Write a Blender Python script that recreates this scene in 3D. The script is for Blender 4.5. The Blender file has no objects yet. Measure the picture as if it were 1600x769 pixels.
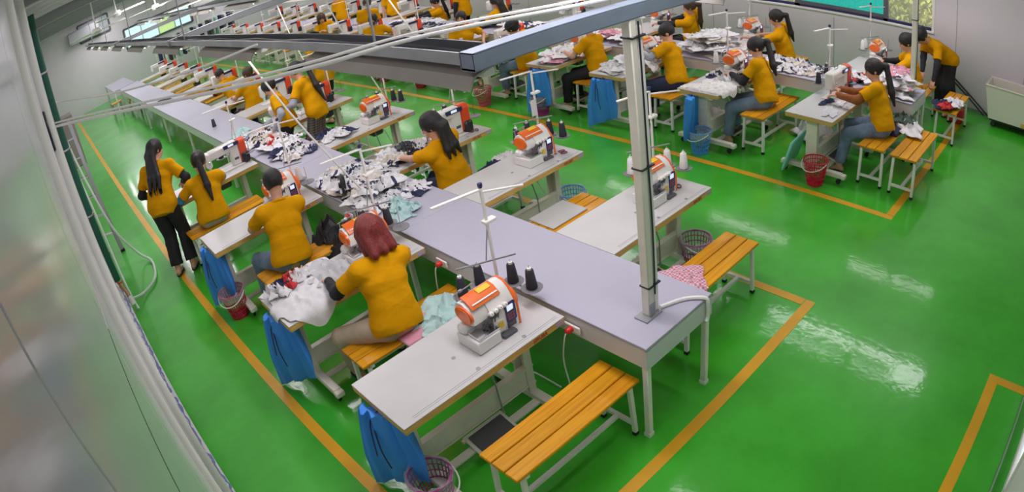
import bpy, math, random
import numpy as np
from mathutils import Vector, Matrix, Euler

S = bpy.context.scene
C = S.collection
R = math.radians
rnd = random.Random(7)

# ---------------------------------------------------------------- camera (wall-mounted wide lens), world, lights, exposure
cd = bpy.data.cameras.new('camera'); cam = bpy.data.objects.new('camera', cd); C.objects.link(cam); S.camera = cam
cam.location = (0, 0, 3.1563); cam.rotation_euler = (0.98212, 0.108626, -0.811853)
cd.type = 'PANO'; cd.panorama_type = 'FISHEYE_LENS_POLYNOMIAL'
cd.sensor_fit = 'HORIZONTAL'; cd.sensor_width = 36; cd.fisheye_fov = math.pi
cd.fisheye_polynomial_k0 = 0; cd.fisheye_polynomial_k1 = -0.7549384 / 18; cd.fisheye_polynomial_k2 = 0
cd.fisheye_polynomial_k3 = -0.0405062 / 18 ** 3; cd.fisheye_polynomial_k4 = 0
cd.shift_x = -89.73 / 1600; cd.shift_y = 53.77 / 769; cd.clip_start = 0.01; cd.clip_end = 200

W = bpy.data.worlds.new('daylight'); S.world = W; W.use_nodes = True
bg = W.node_tree.nodes['Background']; bg.inputs[0].default_value = (0.86, 0.93, 1.0, 1); bg.inputs[1].default_value = 6.0
S.view_settings.view_transform = 'Standard'; S.view_settings.look = 'None'; S.view_settings.gamma = 1
S.view_settings.use_curve_mapping = False; S.view_settings.exposure = -0.48
LAMP_W = 6.5                                   # watts of each tube lamp
ROWS = [(1.60, 2.06, 8), (3.47, 2.06, 8), (6.65, 1.4, 8), (8.45, 1.4, 8)]   # x, first y, lamps in the row
PITCH, LLEN, LZ = 2.6, 1.6, 2.465
def lamp_light(x, y, z):
    l = bpy.data.lights.new('tube_light', 'AREA'); l.shape = 'RECTANGLE'; l.size = 0.07; l.size_y = LLEN - .1
    l.energy = LAMP_W; l.color = (1.0, .91, .95)
    o = bpy.data.objects.new('tube_light', l); o.location = (x, y + LLEN / 2, z); C.objects.link(o)
for (x, y0, n) in ROWS:
    for i in range(n): lamp_light(x, y0 + i * PITCH, LZ - .075)
CEIL_W = 74.0                                  # ceiling lights added for soft fill; nearest window-side one sized to a floor streak
for y in (2.55, 8.0, 13.5, 19, 24):
    for x in (2.4, 7.7):
        l = bpy.data.lights.new('ceiling_fill', 'AREA'); l.shape = 'RECTANGLE'; l.size = .5; l.size_y = 2.8; l.energy = CEIL_W; l.color = (1.0, .93, 1.0)
        o = bpy.data.objects.new('ceiling_fill', l); o.location = (x, y, 3.40); C.objects.link(o)
l = bpy.data.lights.new('ceiling_fill', 'AREA'); l.shape = 'RECTANGLE'; l.size = 1.0; l.size_y = 20; l.energy = 38; l.color = (1.0, .93, 1.0)   # unseen fill light added to brighten the hose-wall aisle
o = bpy.data.objects.new('ceiling_fill', l); o.location = (.55, 10.5, 3.40); C.objects.link(o)
# ---------------------------------------------------------------- materials
MATS = {}
def M(name, col, rough=.5, metal=0, noise=0, nscale=6, bump=0, bscale=60, coat=0, trans=0, emit=0, alpha=1, spec=.5, sheen=0, stretch=None):
    if name in MATS: return MATS[name]
    m = bpy.data.materials.new(name); m.use_nodes = True; nt = m.node_tree; b = nt.nodes['Principled BSDF']
    c = (*col, 1)
    b.inputs['Base Color'].default_value = c; b.inputs['Roughness'].default_value = rough; b.inputs['Metallic'].default_value = metal
    b.inputs['Coat Weight'].default_value = coat; b.inputs['Coat Roughness'].default_value = .08
    b.inputs['Transmission Weight'].default_value = trans; b.inputs['Alpha'].default_value = alpha
    b.inputs['Specular IOR Level'].default_value = spec; b.inputs['Sheen Weight'].default_value = sheen
    if emit: b.inputs['Emission Color'].default_value = c; b.inputs['Emission Strength'].default_value = emit
    tc = nt.nodes.new('ShaderNodeTexCoord'); src = tc.outputs['Object']
    if stretch:
        mp = nt.nodes.new('ShaderNodeMapping'); mp.inputs['Scale'].default_value = stretch; nt.links.new(src, mp.inputs[0]); src = mp.outputs[0]
    if noise:
        n = nt.nodes.new('ShaderNodeTexNoise'); n.inputs['Scale'].default_value = nscale; n.inputs['Detail'].default_value = 4
        mx = nt.nodes.new('ShaderNodeMix'); mx.data_type = 'RGBA'; mx.inputs[6].default_value = tuple(max(0, v * (1 - noise)) for v in col) + (1,)
        mx.inputs[7].default_value = tuple(min(1, v * (1 + noise)) for v in col) + (1,)
        mr = nt.nodes.new('ShaderNodeMapRange'); mr.inputs[1].default_value = .3; mr.inputs[2].default_value = .7
        nt.links.new(src, n.inputs['Vector']); nt.links.new(n.outputs[0], mr.inputs[0]); nt.links.new(mr.outputs[0], mx.inputs[0])
        nt.links.new(mx.outputs[2], b.inputs['Base Color'])
    if bump:
        n2 = nt.nodes.new('ShaderNodeTexNoise'); n2.inputs['Scale'].default_value = bscale; n2.inputs['Detail'].default_value = 3
        bp = nt.nodes.new('ShaderNodeBump'); bp.inputs['Strength'].default_value = bump; bp.inputs['Distance'].default_value = .01
        nt.links.new(src, n2.inputs['Vector']); nt.links.new(n2.outputs[0], bp.inputs['Height']); nt.links.new(bp.outputs[0], b.inputs['Normal'])
    MATS[name] = m; return m

def pattern(name, ca, cb, kind, scale, rough=.85):
    "woven two-colour cloth: plaid, gingham or flowers"
    m = M(name, ca, rough, bump=.2, bscale=200); nt = m.node_tree; b = nt.nodes['Principled BSDF']
    tc = nt.nodes.new('ShaderNodeTexCoord')
    if kind == 'trim':
        w = nt.nodes.new('ShaderNodeTexWave'); w.inputs['Scale'].default_value = scale; w.inputs['Distortion'].default_value = 3; w.inputs['Detail Scale'].default_value = 2
        mr = nt.nodes.new('ShaderNodeMapRange'); mr.inputs[1].default_value = .86; mr.inputs[2].default_value = .9
        nt.links.new(tc.outputs['Object'], w.inputs['Vector']); nt.links.new(w.outputs['Fac'], mr.inputs[0]); fac = mr.outputs[0]
    elif kind == 'flower':
        v = nt.nodes.new('ShaderNodeTexVoronoi'); v.inputs['Scale'].default_value = scale
        mr = nt.nodes.new('ShaderNodeMapRange'); mr.inputs[1].default_value = .28; mr.inputs[2].default_value = .32
        nt.links.new(tc.outputs['Object'], v.inputs['Vector']); nt.links.new(v.outputs['Distance'], mr.inputs[0]); fac = mr.outputs[0]; ca, cb = cb, ca
    else:
        ws = []
        for ax in ('X', 'Z' if kind == 'plaid' else 'Y'):
            w = nt.nodes.new('ShaderNodeTexWave'); w.bands_direction = ax; w.inputs['Scale'].default_value = scale
            nt.links.new(tc.outputs['Object'], w.inputs['Vector']); ws.append(w)
        ad = nt.nodes.new('ShaderNodeMath'); ad.operation = 'ADD'; nt.links.new(ws[0].outputs['Fac'], ad.inputs[0]); nt.links.new(ws[1].outputs['Fac'], ad.inputs[1])
        mr = nt.nodes.new('ShaderNodeMapRange'); mr.inputs[1].default_value = .15; mr.inputs[2].default_value = 1.85
        nt.links.new(ad.outputs[0], mr.inputs[0]); fac = mr.outputs[0]
    mx = nt.nodes.new('ShaderNodeMix'); mx.data_type = 'RGBA'; mx.inputs[6].default_value = (*ca, 1); mx.inputs[7].default_value = (*cb, 1)
    nt.links.new(fac, mx.inputs[0]); nt.links.new(mx.outputs[2], b.inputs['Base Color'])
    return m

def floor_mat():
    m = M('green_epoxy', (.03, .33, .035), .3, coat=.55, spec=.25); nt = m.node_tree; b = nt.nodes['Principled BSDF']
    b.inputs['Coat Roughness'].default_value = .11
    tc = nt.nodes.new('ShaderNodeTexCoord')
    n = nt.nodes.new('ShaderNodeTexNoise'); n.inputs['Scale'].default_value = .9; n.inputs['Detail'].default_value = 7; n.inputs['Roughness'].default_value = .65
    cr = nt.nodes.new('ShaderNodeValToRGB'); e = cr.color_ramp.elements
    e[0].position = .3; e[0].color = (.036, .35, .014, 1); e[1].position = .68; e[1].color = (.070, .56, .038, 1)
    nt.links.new(tc.outputs['Object'], n.inputs['Vector']); nt.links.new(n.outputs[0], cr.inputs[0]); nt.links.new(cr.outputs[0], b.inputs['Base Color'])
    n2 = nt.nodes.new('ShaderNodeTexNoise'); n2.inputs['Scale'].default_value = 7; n2.inputs['Detail'].default_value = 6
    mp = nt.nodes.new('ShaderNodeMapping'); mp.inputs['Scale'].default_value = (1, 5, 1); mp.inputs['Rotation'].default_value = (0, 0, .5)
    mr = nt.nodes.new('ShaderNodeMapRange'); mr.inputs[3].default_value = .03; mr.inputs[4].default_value = .13
    nt.links.new(tc.outputs['Object'], mp.inputs[0]); nt.links.new(mp.outputs[0], n2.inputs['Vector']); nt.links.new(n2.outputs[0], mr.inputs[0]); nt.links.new(mr.outputs[0], b.inputs['Coat Roughness'])
    n3 = nt.nodes.new('ShaderNodeTexNoise'); n3.inputs['Scale'].default_value = 14; n3.inputs['Detail'].default_value = 3
    bp = nt.nodes.new('ShaderNodeBump'); bp.inputs['Strength'].default_value = .05; bp.inputs['Distance'].default_value = .02
    nt.links.new(tc.outputs['Object'], n3.inputs['Vector']); nt.links.new(n3.outputs[0], bp.inputs['Height']); nt.links.new(bp.outputs[0], b.inputs['Coat Normal'])
    return m
FLOOR = floor_mat()
def wood_mat():
    m = M('varnished_pine', (.62, .22, .02), .38, coat=.08, spec=.25); nt = m.node_tree; b = nt.nodes['Principled BSDF']
    tc = nt.nodes.new('ShaderNodeTexCoord'); mp = nt.nodes.new('ShaderNodeMapping'); mp.inputs['Scale'].default_value = (1.2, 22, 22)
    oi = nt.nodes.new('ShaderNodeObjectInfo'); ad = nt.nodes.new('ShaderNodeVectorMath'); ad.operation = 'ADD'
    mul = nt.nodes.new('ShaderNodeMath'); mul.operation = 'MULTIPLY'; mul.inputs[1].default_value = 30
    nt.links.new(oi.outputs['Random'], mul.inputs[0]); nt.links.new(tc.outputs['Object'], mp.inputs[0]); nt.links.new(mp.outputs[0], ad.inputs[0]); nt.links.new(mul.outputs[0], ad.inputs[1])
    n = nt.nodes.new('ShaderNodeTexNoise'); n.inputs['Scale'].default_value = 2.2; n.inputs['Detail'].default_value = 6; n.inputs['Distortion'].default_value = .6
    cr = nt.nodes.new('ShaderNodeValToRGB'); e = cr.color_ramp.elements
    e[0].position = .28; e[0].color = (.60, .23, .006, 1); e[1].position = .6; e[1].color = (.76, .35, .008, 1)
    nt.links.new(ad.outputs[0], n.inputs['Vector']); nt.links.new(n.outputs[0], cr.inputs[0])
    hs = nt.nodes.new('ShaderNodeHueSaturation'); mr = nt.nodes.new('ShaderNodeMapRange'); mr.inputs[3].default_value = .78; mr.inputs[4].default_value = 1.15
    nt.links.new(oi.outputs['Random'], mr.inputs[0]); nt.links.new(mr.outputs[0], hs.inputs['Value']); nt.links.new(cr.outputs[0], hs.inputs['Color']); nt.links.new(hs.outputs[0], b.inputs['Base Color'])
    return m
WOOD = wood_mat()
TAPE = M('yellow_tape', (.78, .40, .01), .4, noise=.08, nscale=3)
WHITEWALL = M('white_wall_panel', (.77, .71, .765), .35, noise=.04, nscale=.7)
GLOSSWALL = M('glossy_wall_panel', (.62, .58, .67), .2, noise=.08, nscale=1.2, coat=.3)
CEIL = M('ceiling_sheet', (.82, .82, .84), .6)
LAM = M('white_laminate', (.60, .59, .58), .35, noise=.03, nscale=5)
WORKTOP = M('lilac_white_laminate', (.47, .455, .555), .38, noise=.02, nscale=3)
SKIRT = M('white_board', (.74, .72, .76), .4)
EDGE = M('beech_edge', (.66, .42, .13), .5, noise=.2, nscale=8, stretch=(1, 12, 12))
CREAM = M('cream_painted_steel', (.84, .80, .70), .38, noise=.06, nscale=9)
WSTEEL = M('white_painted_steel', (.90, .88, .84), .35)
RUBBER = M('black_rubber', (.015, .015, .017), .7)
BLACK = M('black_plastic', (.022, .022, .028), .35)
DGREY = M('dark_grey_plastic', (.10, .10, .115), .45)
MGREY = M('grey_steel', (.36, .37, .39), .4, metal=.4)
CHROME = M('chrome', (.75, .75, .78), .18, metal=1)
MW = M('machine_white_enamel', (.80, .78, .74), .25, coat=.3)
ORANGE = M('orange_enamel', (.86, .16, .02), .28, coat=.3)
REDOR = M('red_orange_enamel', (.78, .07, .015), .3, coat=.3)
NAVY = M('navy_panel', (.03, .03, .12), .3)
SCREEN = M('lit_screen', (.75, .82, 1), .3, emit=.9)
YSTICK = M('yellow_sticker', (.85, .55, .03), .5)
RED = M('red_plastic', (.72, .03, .02), .35)
TRAYG = M('galvanised_tray', (.45, .46, .48), .45, metal=.2, noise=.15, nscale=3)
TRAYD = M('tray_dark_grey', (.13, .135, .15), .5, metal=.3)  # darker grey than the trough, used on the tray lip
BEAMB = M('blue_grey_channel', (.25, .30, .38), .4, metal=.3, noise=.08)
HOOD = M('lamp_hood', (.44, .40, .36), .6, noise=.12, nscale=2)
TUBE = M('lamp_tube', (1, .97, .92), .3, emit=6)
PVC = M('white_pvc', (.90, .89, .86), .4)
GREENP = M('green_pipe', (.015, .13, .085), .35)
HOSE = M('pale_hose', (.66, .78, .68), .35)
SHIRT = M('mustard_jersey', (.72, .335, .002), .9, noise=.07, nscale=7, bump=.2, bscale=240, spec=.12)
SKIN = M('skin', (.66, .36, .24), .5, noise=.06, nscale=12)
JEANS = M('blue_denim', (.17, .24, .35), .85, noise=.25, nscale=9, bump=.3, bscale=260)
NAVYT = M('navy_trousers', (.03, .04, .10), .85, noise=.1, nscale=9)
BLACKT = M('black_trousers', (.014, .014, .018), .8, noise=.1)
KHAKI = M('khaki_cotton', (.47, .38, .27), .85, noise=.08, nscale=6, bump=.2, bscale=220)
PLAID = pattern('plaid_flannel', (.035, .03, .04), (.20, .17, .16), 'plaid', 9)
FLOWER = pattern('flowered_cotton', (.03, .02, .03), (.62, .28, .30), 'flower', 16)
TRIM = pattern('trimmed_jersey', (.80, .79, .80), (.03, .035, .10), 'trim', 2.6)
GING = pattern('pink_gingham', (.62, .10, .22), (.85, .72, .74), 'gingham', 13)
BLACKC = M('black_sleeve_cover', (.015, .015, .02), .8)
GREYC = M('grey_sleeve_cover', (.36, .38, .42), .85)
BLUEC = M('blue_sleeve_cover', (.06, .30, .62), .7)
HBLACK = M('black_hair', (.012, .010, .010), .42, noise=.5, nscale=20, bump=.5, bscale=30, stretch=(8, 8, 1))
HBROWN = M('brown_hair', (.07, .035, .02), .42, noise=.4, nscale=20, bump=.5, bscale=30, stretch=(8, 8, 1))
HRED = M('dyed_red_hair', (.20, .022, .018), .38, noise=.5, nscale=16, bump=.5, bscale=30, stretch=(8, 8, 1))
BLUEBAG = M('blue_bag_cloth', (.055, .31, 1.0), .65, noise=.1, nscale=4, bump=.15, bscale=90)
CLOTHW = M('white_jersey', (.80, .79, .80), .9, noise=.04, bump=.3, bscale=150)
CLOTHG = M('pale_grey_jersey', (.60, .61, .63), .9, noise=.06, bump=.3, bscale=150)
CLOTHN = M('navy_jersey', (.025, .03, .085), .9, noise=.1, bump=.3, bscale=150)
CLOTHR = M('red_jersey', (.60, .04, .04), .9, bump=.3, bscale=150)
CLOTHM = M('mint_jersey', (.50, .72, .70), .9, noise=.04, bump=.3, bscale=150)
CLOTHK = M('black_nylon', (.03, .03, .034), .5, bump=.4, bscale=60)
CLOTHB = M('cream_jersey', (.70, .64, .56), .9, noise=.06, bump=.3, bscale=150)
CLOTHP = M('pink_fleece', (.72, .33, .42), .9, bump=.2, bscale=150)
LINER = M('clear_plastic_bag', (.75, .8, .85), .2, alpha=.3)
GLASS = M('window_glass', (.9, .95, .95), .03, alpha=.16)
DFRAME = M('dark_window_frame', (.12, .12, .14), .4)
TEAL = M('teal_window_film', (.03, .55, .46), .4, noise=.15, nscale=30, emit=.45)
SHOE = M('dark_shoe', (.03, .03, .04), .6)

# ---------------------------------------------------------------- mesh helpers
def obj(name, me, parent=None, loc=None, rot=None):
    o = bpy.data.objects.new(name, me); C.objects.link(o)
    if parent: o.parent = parent
    if loc is not None: o.location = loc
    if rot is not None: o.rotation_euler = rot
    return o
def tag(o, label=None, cat=None, group=None, kind=None):
    if label: o['label'] = label
    if cat: o['category'] = cat
    if group: o['group'] = group
    if kind: o['kind'] = kind
    return o
def thing(name, label, cat, loc=(0, 0, 0), rz=0, group=None):
    o = obj(name, None, None, loc, (0, 0, rz)); o.empty_display_size = .1
    return tag(o, label, cat, group)
class MB:
    def __init__(s): s.v = []; s.f = []
    def add(s, vs, fs, mat=None):
        b = len(s.v)
        s.v += [tuple(mat @ Vector(v)) if mat else tuple(v) for v in vs]; s.f += [tuple(b + i for i in f) for f in fs]; return s
    def box(s, c, d, bev=0, rot=None):
        x, y, z = (k / 2 for k in d); m = Matrix.Translation(c) @ (rot.to_4x4() if rot is not None else Matrix())
        b = min(bev, x * .9, y * .9, z * .9)
        if b <= 0:
            vs = [(i * x, j * y, k * z) for i in (-1, 1) for j in (-1, 1) for k in (-1, 1)]
            return s.add(vs, [(0, 1, 3, 2), (4, 6, 7, 5), (0, 4, 5, 1), (2, 3, 7, 6), (0, 2, 6, 4), (1, 5, 7, 3)], m)
        vs = []; ix = {}
        for i in (-1, 1):
            for j in (-1, 1):
                for k in (-1, 1):
                    for a, p in enumerate(((i * x, j * (y - b), k * (z - b)), (i * (x - b), j * y, k * (z - b)), (i * (x - b), j * (y - b), k * z))):
                        ix[i, j, k, a] = len(vs); vs.append(p)
        fs = []
        for q in (-1, 1):
            fs.append([ix[q, j, k, 0] for j, k in ((-1, -1), (1, -1), (1, 1), (-1, 1))][::q])
            fs.append([ix[i, q, k, 1] for i, k in ((-1, -1), (-1, 1), (1, 1), (1, -1))][::q])
            fs.append([ix[i, j, q, 2] for i, j in ((-1, -1), (1, -1), (1, 1), (-1, 1))][::q])
            for r in (-1, 1):
                fs.append([ix[q, r, -1, 0], ix[q, r, -1, 1], ix[q, r, 1, 1], ix[q, r, 1, 0]][::-q * r])
                fs.append([ix[q, -1, r, 0], ix[q, 1, r, 0], ix[q, 1, r, 2], ix[q, -1, r, 2]][::q * r])
                fs.append([ix[-1, q, r, 1], ix[1, q, r, 1], ix[1, q, r, 2], ix[-1, q, r, 2]][::-q * r])
                for t in (-1, 1): fs.append([ix[q, r, t, 0], ix[q, r, t, 1], ix[q, r, t, 2]][::q * r * t])
        return s.add(vs, fs, m)
    def bar(s, p, q, w, h=None, bev=0, up=(0, 0, 1)):
        p, q = Vector(p), Vector(q); d = q - p; L = d.length; y = d.normalized(); u = Vector(up)
        if abs(y.dot(u)) > .98: u = Vector((0, 1, 0))
        x = y.cross(u).normalized(); z = x.cross(y)
        return s.box((p + q) / 2, (w, L, h or w), bev, Matrix((x, y, z)).transposed())
    def tube(s, pts, r, n=8, closed=False):
        pts = [Vector(p) for p in pts]; N = len(pts); rs = r if isinstance(r, (list, tuple)) else [r] * N; vs = []; fs = []; pu = None
        for i, p in enumerate(pts):
            a = pts[(i - 1) % N] if closed or i else p; b = pts[(i + 1) % N] if closed or i < N - 1 else p
            t = (b - a).normalized()
            if pu is None: pu = Vector((0, 0, 1)) if abs(t.z) < .9 else Vector((1, 0, 0))
            u = (pu - t * pu.dot(t)).normalized(); pu = u; w = t.cross(u)
            vs += [p + (u * math.cos(2 * math.pi * k / n) + w * math.sin(2 * math.pi * k / n)) * rs[i] for k in range(n)]
        for i in range(N if closed else N - 1):
            j = (i + 1) % N
            fs += [(i * n + k, i * n + (k + 1) % n, j * n + (k + 1) % n, j * n + k) for k in range(n)]
        if not closed: fs += [tuple(range(n))[::-1], tuple((N - 1) * n + k for k in range(n))]
        return s.add(vs, fs)
    def lathe(s, prof, c=(0, 0, 0), n=20, mat=None):
        vs = []; fs = []
        for r, z in prof: vs += [(r * math.cos(2 * math.pi * k / n), r * math.sin(2 * math.pi * k / n), z) for k in range(n)]
        for i in range(len(prof) - 1): fs += [(i * n + k, i * n + (k + 1) % n, (i + 1) * n + (k + 1) % n, (i + 1) * n + k) for k in range(n)]
        if prof[0][0] > 0: fs.append(tuple(range(n))[::-1])
        if prof[-1][0] > 0: fs.append(tuple((len(prof) - 1) * n + k for k in range(n)))
        m = Matrix.Translation(c)
        return s.add(vs, fs, m @ mat.to_4x4() if mat is not None else m)
    def prism(s, poly, a, b, axis='x'):
        f = {'x': lambda t, u, v: (t, u, v), 'y': lambda t, u, v: (u, t, v), 'z': lambda t, u, v: (u, v, t)}[axis]
        n = len(poly); vs = [f(a, *p) for p in poly] + [f(b, *p) for p in poly]
        return s.add(vs, [tuple(range(n))[::-1], tuple(range(n, 2 * n))] + [(i, (i + 1) % n, n + (i + 1) % n, n + i) for i in range(n)])
    def mesh(s, name, mat, ang=38):
        me = bpy.data.meshes.new(name); me.from_pydata(s.v, [], s.f); me.materials.append(mat)
        me.polygons.foreach_set('use_smooth', [True] * len(me.polygons))
        import bmesh
        bm = bmesh.new(); bm.from_mesh(me); bmesh.ops.recalc_face_normals(bm, faces=bm.faces); bm.to_mesh(me); bm.free()
        me.set_sharp_from_angle(angle=R(ang)); me.update(); return me
    def build(s, name, mat, parent=None, loc=None, rot=None, ang=38):
        return obj(name, s.mesh(name, mat, ang), parent, loc, rot)
FINE = set('caster hole_cap lettering groove rod rubber_foot tension_dial sticker label_plate needle_set foot_lever cord keypad screen waste_chute thread'.split())
def dup(root, loc, rz=0, label=None, group=None, fine=True, kids=None):
    r = root.copy(); C.objects.link(r); r.location = loc; r.rotation_euler = (0, 0, rz)
    if label: r['label'] = label
    if group: r['group'] = group
    if kids is None: kids = KIDS
    for ch in kids.setdefault(root.name, list(root.children)):
        if not fine and ch.name.split('.')[0] in FINE: continue
        c = ch.copy(); C.objects.link(c); c.parent = r
        for g in kids.setdefault(ch.name, list(ch.children)):
            if not fine and g.name.split('.')[0] in FINE: continue
            d = g.copy(); C.objects.link(d); d.parent = c
    return r
KIDS = {}

# ---------------------------------------------------------------- the setting
def struct(name, mb, mat, parent=None): 
    o = mb.build(name, mat, parent)
    if parent is None: o['kind'] = 'structure'
    return o
XL, XR, YF, YB, H = -.1, 10.08, -.36, 26.0, 3.6
floor = struct('floor', MB().box(((XL + XR) / 2, 12.8, -.05), (XR - XL + .4, 27, .1)), FLOOR)
def tape(p, q, w=.085):
    d = Vector((*q, 0)) - Vector((*p, 0)); d.normalize(); e = d * (w / 2)
    MB().bar((p[0] - e.x, p[1] - e.y, .001), (q[0] + e.x, q[1] + e.y, .001), w, .003).build('floor_marking', TAPE, floor)
tape((.79, .9), (.62, 25.2)); tape((.88, 1.699), (4.055, 1.699)); tape((4.055, 1.79), (4.055, 24.5))
tape((5.845, 1.636), (5.845, 24.5)); tape((5.937, 1.636), (9.3, 1.636)); tape((2.5, .028), (4.05, .026)); tape((4.05, -.06), (4.05, -.3))
lw = struct('wall_left', MB().box((XL - .05, 12.8, H / 2), (.1, 27, H)), WHITEWALL)
# near stretch: glossy panels with recessed joints, frame pieces, ribs
for y0, y1, z0, z1 in ((-.34, .416, 0, H), (.42, 1.52, 0, 2.477), (.42, 1.52, 2.483, H), (1.524, 2.06, 0, 2.477), (1.524, 2.06, 2.483, H)):
    MB().box((XL + .006, (y0 + y1) / 2, (z0 + z1) / 2), (.012, y1 - y0, z1 - z0), .003).build('panel', GLOSSWALL, lw)
MB().box((XL + .006, 1.17, 2.48), (.013, .72, .005)).build('joint', BLACK, lw)
for y, w, d in ((2.42, .05, .018), (2.7, .07, .022), (3.05, .05, .02), (3.45, .08, .024), (3.95, .06, .02), (4.5, .05, .02), (5.2, .1, .03), (6.0, .06, .02), (7.0, .06, .02), (9.6, .08, .03), (12.5, .1, .03), (16, .1, .03)):
    MB().box((XL + d / 2, y, H / 2), (d, w, H), .006).build('rib', WHITEWALL, lw)
struct('trim_1', MB().tube([(XL + .006, 2.15, 0), (XL + .006, 2.15, H)], .032, 14), WSTEEL)
struct('trim_2', MB().box((XL + .01, 2.27, H / 2), (.02, .1, H), .005), GLOSSWALL)
struct('trim_3', MB().tube([(XL + .03, 3.22, 0), (XL + .03, 3.22, H)], .03, 10), PVC)
struct('baseboard_left', MB().box((XL + .015, 12, .06), (.03, 26, .12), .005), SKIRT)
MB().box((XL + .015, 3.22, 2.78), (.03, .11, .2), .006).build('clip', BLACK, lw)
# wall by the windows
wr = struct('wall_right', MB().box((XR + .06, -.2 + 1.12, H / 2), (.12, 2.85, H)).box((XR + .06, 3.97, .55), (.12, 3.25, 1.1)).box((XR + .06, 3.97, 2.95), (.12, 3.25, 1.3)).box((XR + .06, 15.8, H / 2), (.12, 20.4, H)), WHITEWALL)
for y in (.75, 1.93, 2.85, 4.05, 5.25, 6.4, 7.6, 8.8, 10, 11.2, 12.4, 13.6, 14.8, 16, 17.2):
    MB().box((XR - .001, y, .5 if 2.3 < y < 5.7 else H / 2), (.004, .008, 1.0 if 2.3 < y < 5.7 else H)).build('panel_joint', MGREY, wr)
struct('baseboard_right', MB().box((XR - .01, 12.8, .02), (.02, 27, .04)), MGREY)
wn = struct('window_1', MB().box((XR - .005, 3.95, 1.085), (.06, 3.3, .035), .006).box((XR + .02, 2.325, 1.7), (.06, .05, 1.2), .004).box((XR + .02, 5.575, 1.7), (.06, .05, 1.2), .004).box((XR + .02, 3.95, 2.31), (.06, 3.3, .05), .004), WSTEEL)
MB().box((XR + .04, 3.95, 1.125), (.06, 3.2, .05), .004).build('sash_rail', NAVY, wn)
for y, w in ((3.14, .08), (4.72, .1)): MB().box((XR + .04, y, 1.7), (.06, w, 1.2), .004).build('mullion', DFRAME, wn)
MB().box((XR + .03, 3.93, 1.17), (.05, 1.5, .06), .004).build('sash_rail', DFRAME, wn)
MB().box((XR + .05, 2.74, 1.72), (.008, .74, 1.16)).build('pane', GLASS, wn); MB().box((XR + .05, 5.16, 1.72), (.008, .8, 1.16)).build('pane', GLASS, wn)
MB().box((XR + .05, 3.93, 1.75), (.008, 1.5, 1.1)).build('pane', TEAL, wn)
# far wall, near-end wall, ceiling
wb = struct('wall_back', MB().box(((XL + XR) / 2, YB + .05, H / 2), (XR - XL, .1, H)), WHITEWALL)
struct('wall_front', MB().box((1.4, YF - .05, H / 2), (3.0, .1, H)).box((8.6, YF - .05, H / 2), (3.4, .1, H)).box((5, YF - .05, 2.95), (4.2, .1, 1.3)), WHITEWALL)
d1 = struct('door_1', MB().box((4.9, YF - .02, .06), (4.0, .07, .12), .004).box((4.9, YF - .02, 2.28), (4.0, .07, .05)).box((2.93, YF - .02, 1.15), (.06, .07, 2.3)).box((6.87, YF - .02, 1.15), (.06, .07, 2.3)).box((4.9, YF - .02, 1.15), (.06, .07, 2.3)), WSTEEL)
for x in (3.915, 5.885): MB().box((x, YF - .03, 1.19), (1.9, .01, 2.1)).build('pane', M('pale_blue_panel', (.45, .55, .62), .2), d1)
struct('trim_4', MB().box((4.2, YF + .1, .045), (2.7, .012, .09)), M('clear_rail', (.5, .62, .5), .1, alpha=.45))
ce = struct('ceiling', MB().box(((XL + XR) / 2, 12.8, H + .05), (XR - XL + .4, 27, .1)), CEIL)
mb = MB()
for i in range(34): mb.box(((XL + XR) / 2, .6 + i * .75, H - .015), (XR - XL, .05, .03))
tag(mb.build('ceiling_ribs', CEIL, ce), kind='stuff')
for y in (4, 9, 14, 19, 24): MB().box(((XL + XR) / 2, y, H - .09), (XR - XL, .1, .14)).build('purlin', MGREY, ce)
# strip windows and door on the far wall
for k, (x0, x1, z0, z1) in enumerate(((3.4, 6.3, 1.55, 2.35), (1.6, 2.9, 2.6, 3.3))):
    w = struct('window_%d' % (k + 2), MB().box(((x0 + x1) / 2, YB - .01, z0), (x1 - x0, .06, .07)).box(((x0 + x1) / 2, YB - .01, z1), (x1 - x0, .06, .07)).box((x0, YB - .01, (z0 + z1) / 2), (.07, .06, z1 - z0)).box((x1, YB - .01, (z0 + z1) / 2), (.07, .06, z1 - z0)), DFRAME)
    n = 4 if k == 0 else 3
    for i in range(n):
        a = x0 + .06 + i * (x1 - x0 - .1) / n
        MB().box((a + (x1 - x0) / n / 2 - .03, YB - .02, (z0 + z1) / 2), ((x1 - x0) / n - .09, .012, z1 - z0 - .1)).build('pane', M('daylit_pane', (.62, .9, .95), .3, emit=1.0) if k == 0 and i != 2 else (M('daylit_leafy_pane', (.62, .85, .35), .3, emit=.8) if k == 0 else M('louvre_grey', (.50, .54, .58), .5)), w)
d2 = struct('door_2', MB().box((7.2, YB - .02, 1.1), (1.5, .05, 2.2), .01), WSTEEL)
for x in (6.85, 7.55): MB().box((x, YB - .05, 1.1), (.6, .02, 2.0), .008).build('panel', WHITEWALL, d2)

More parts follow.
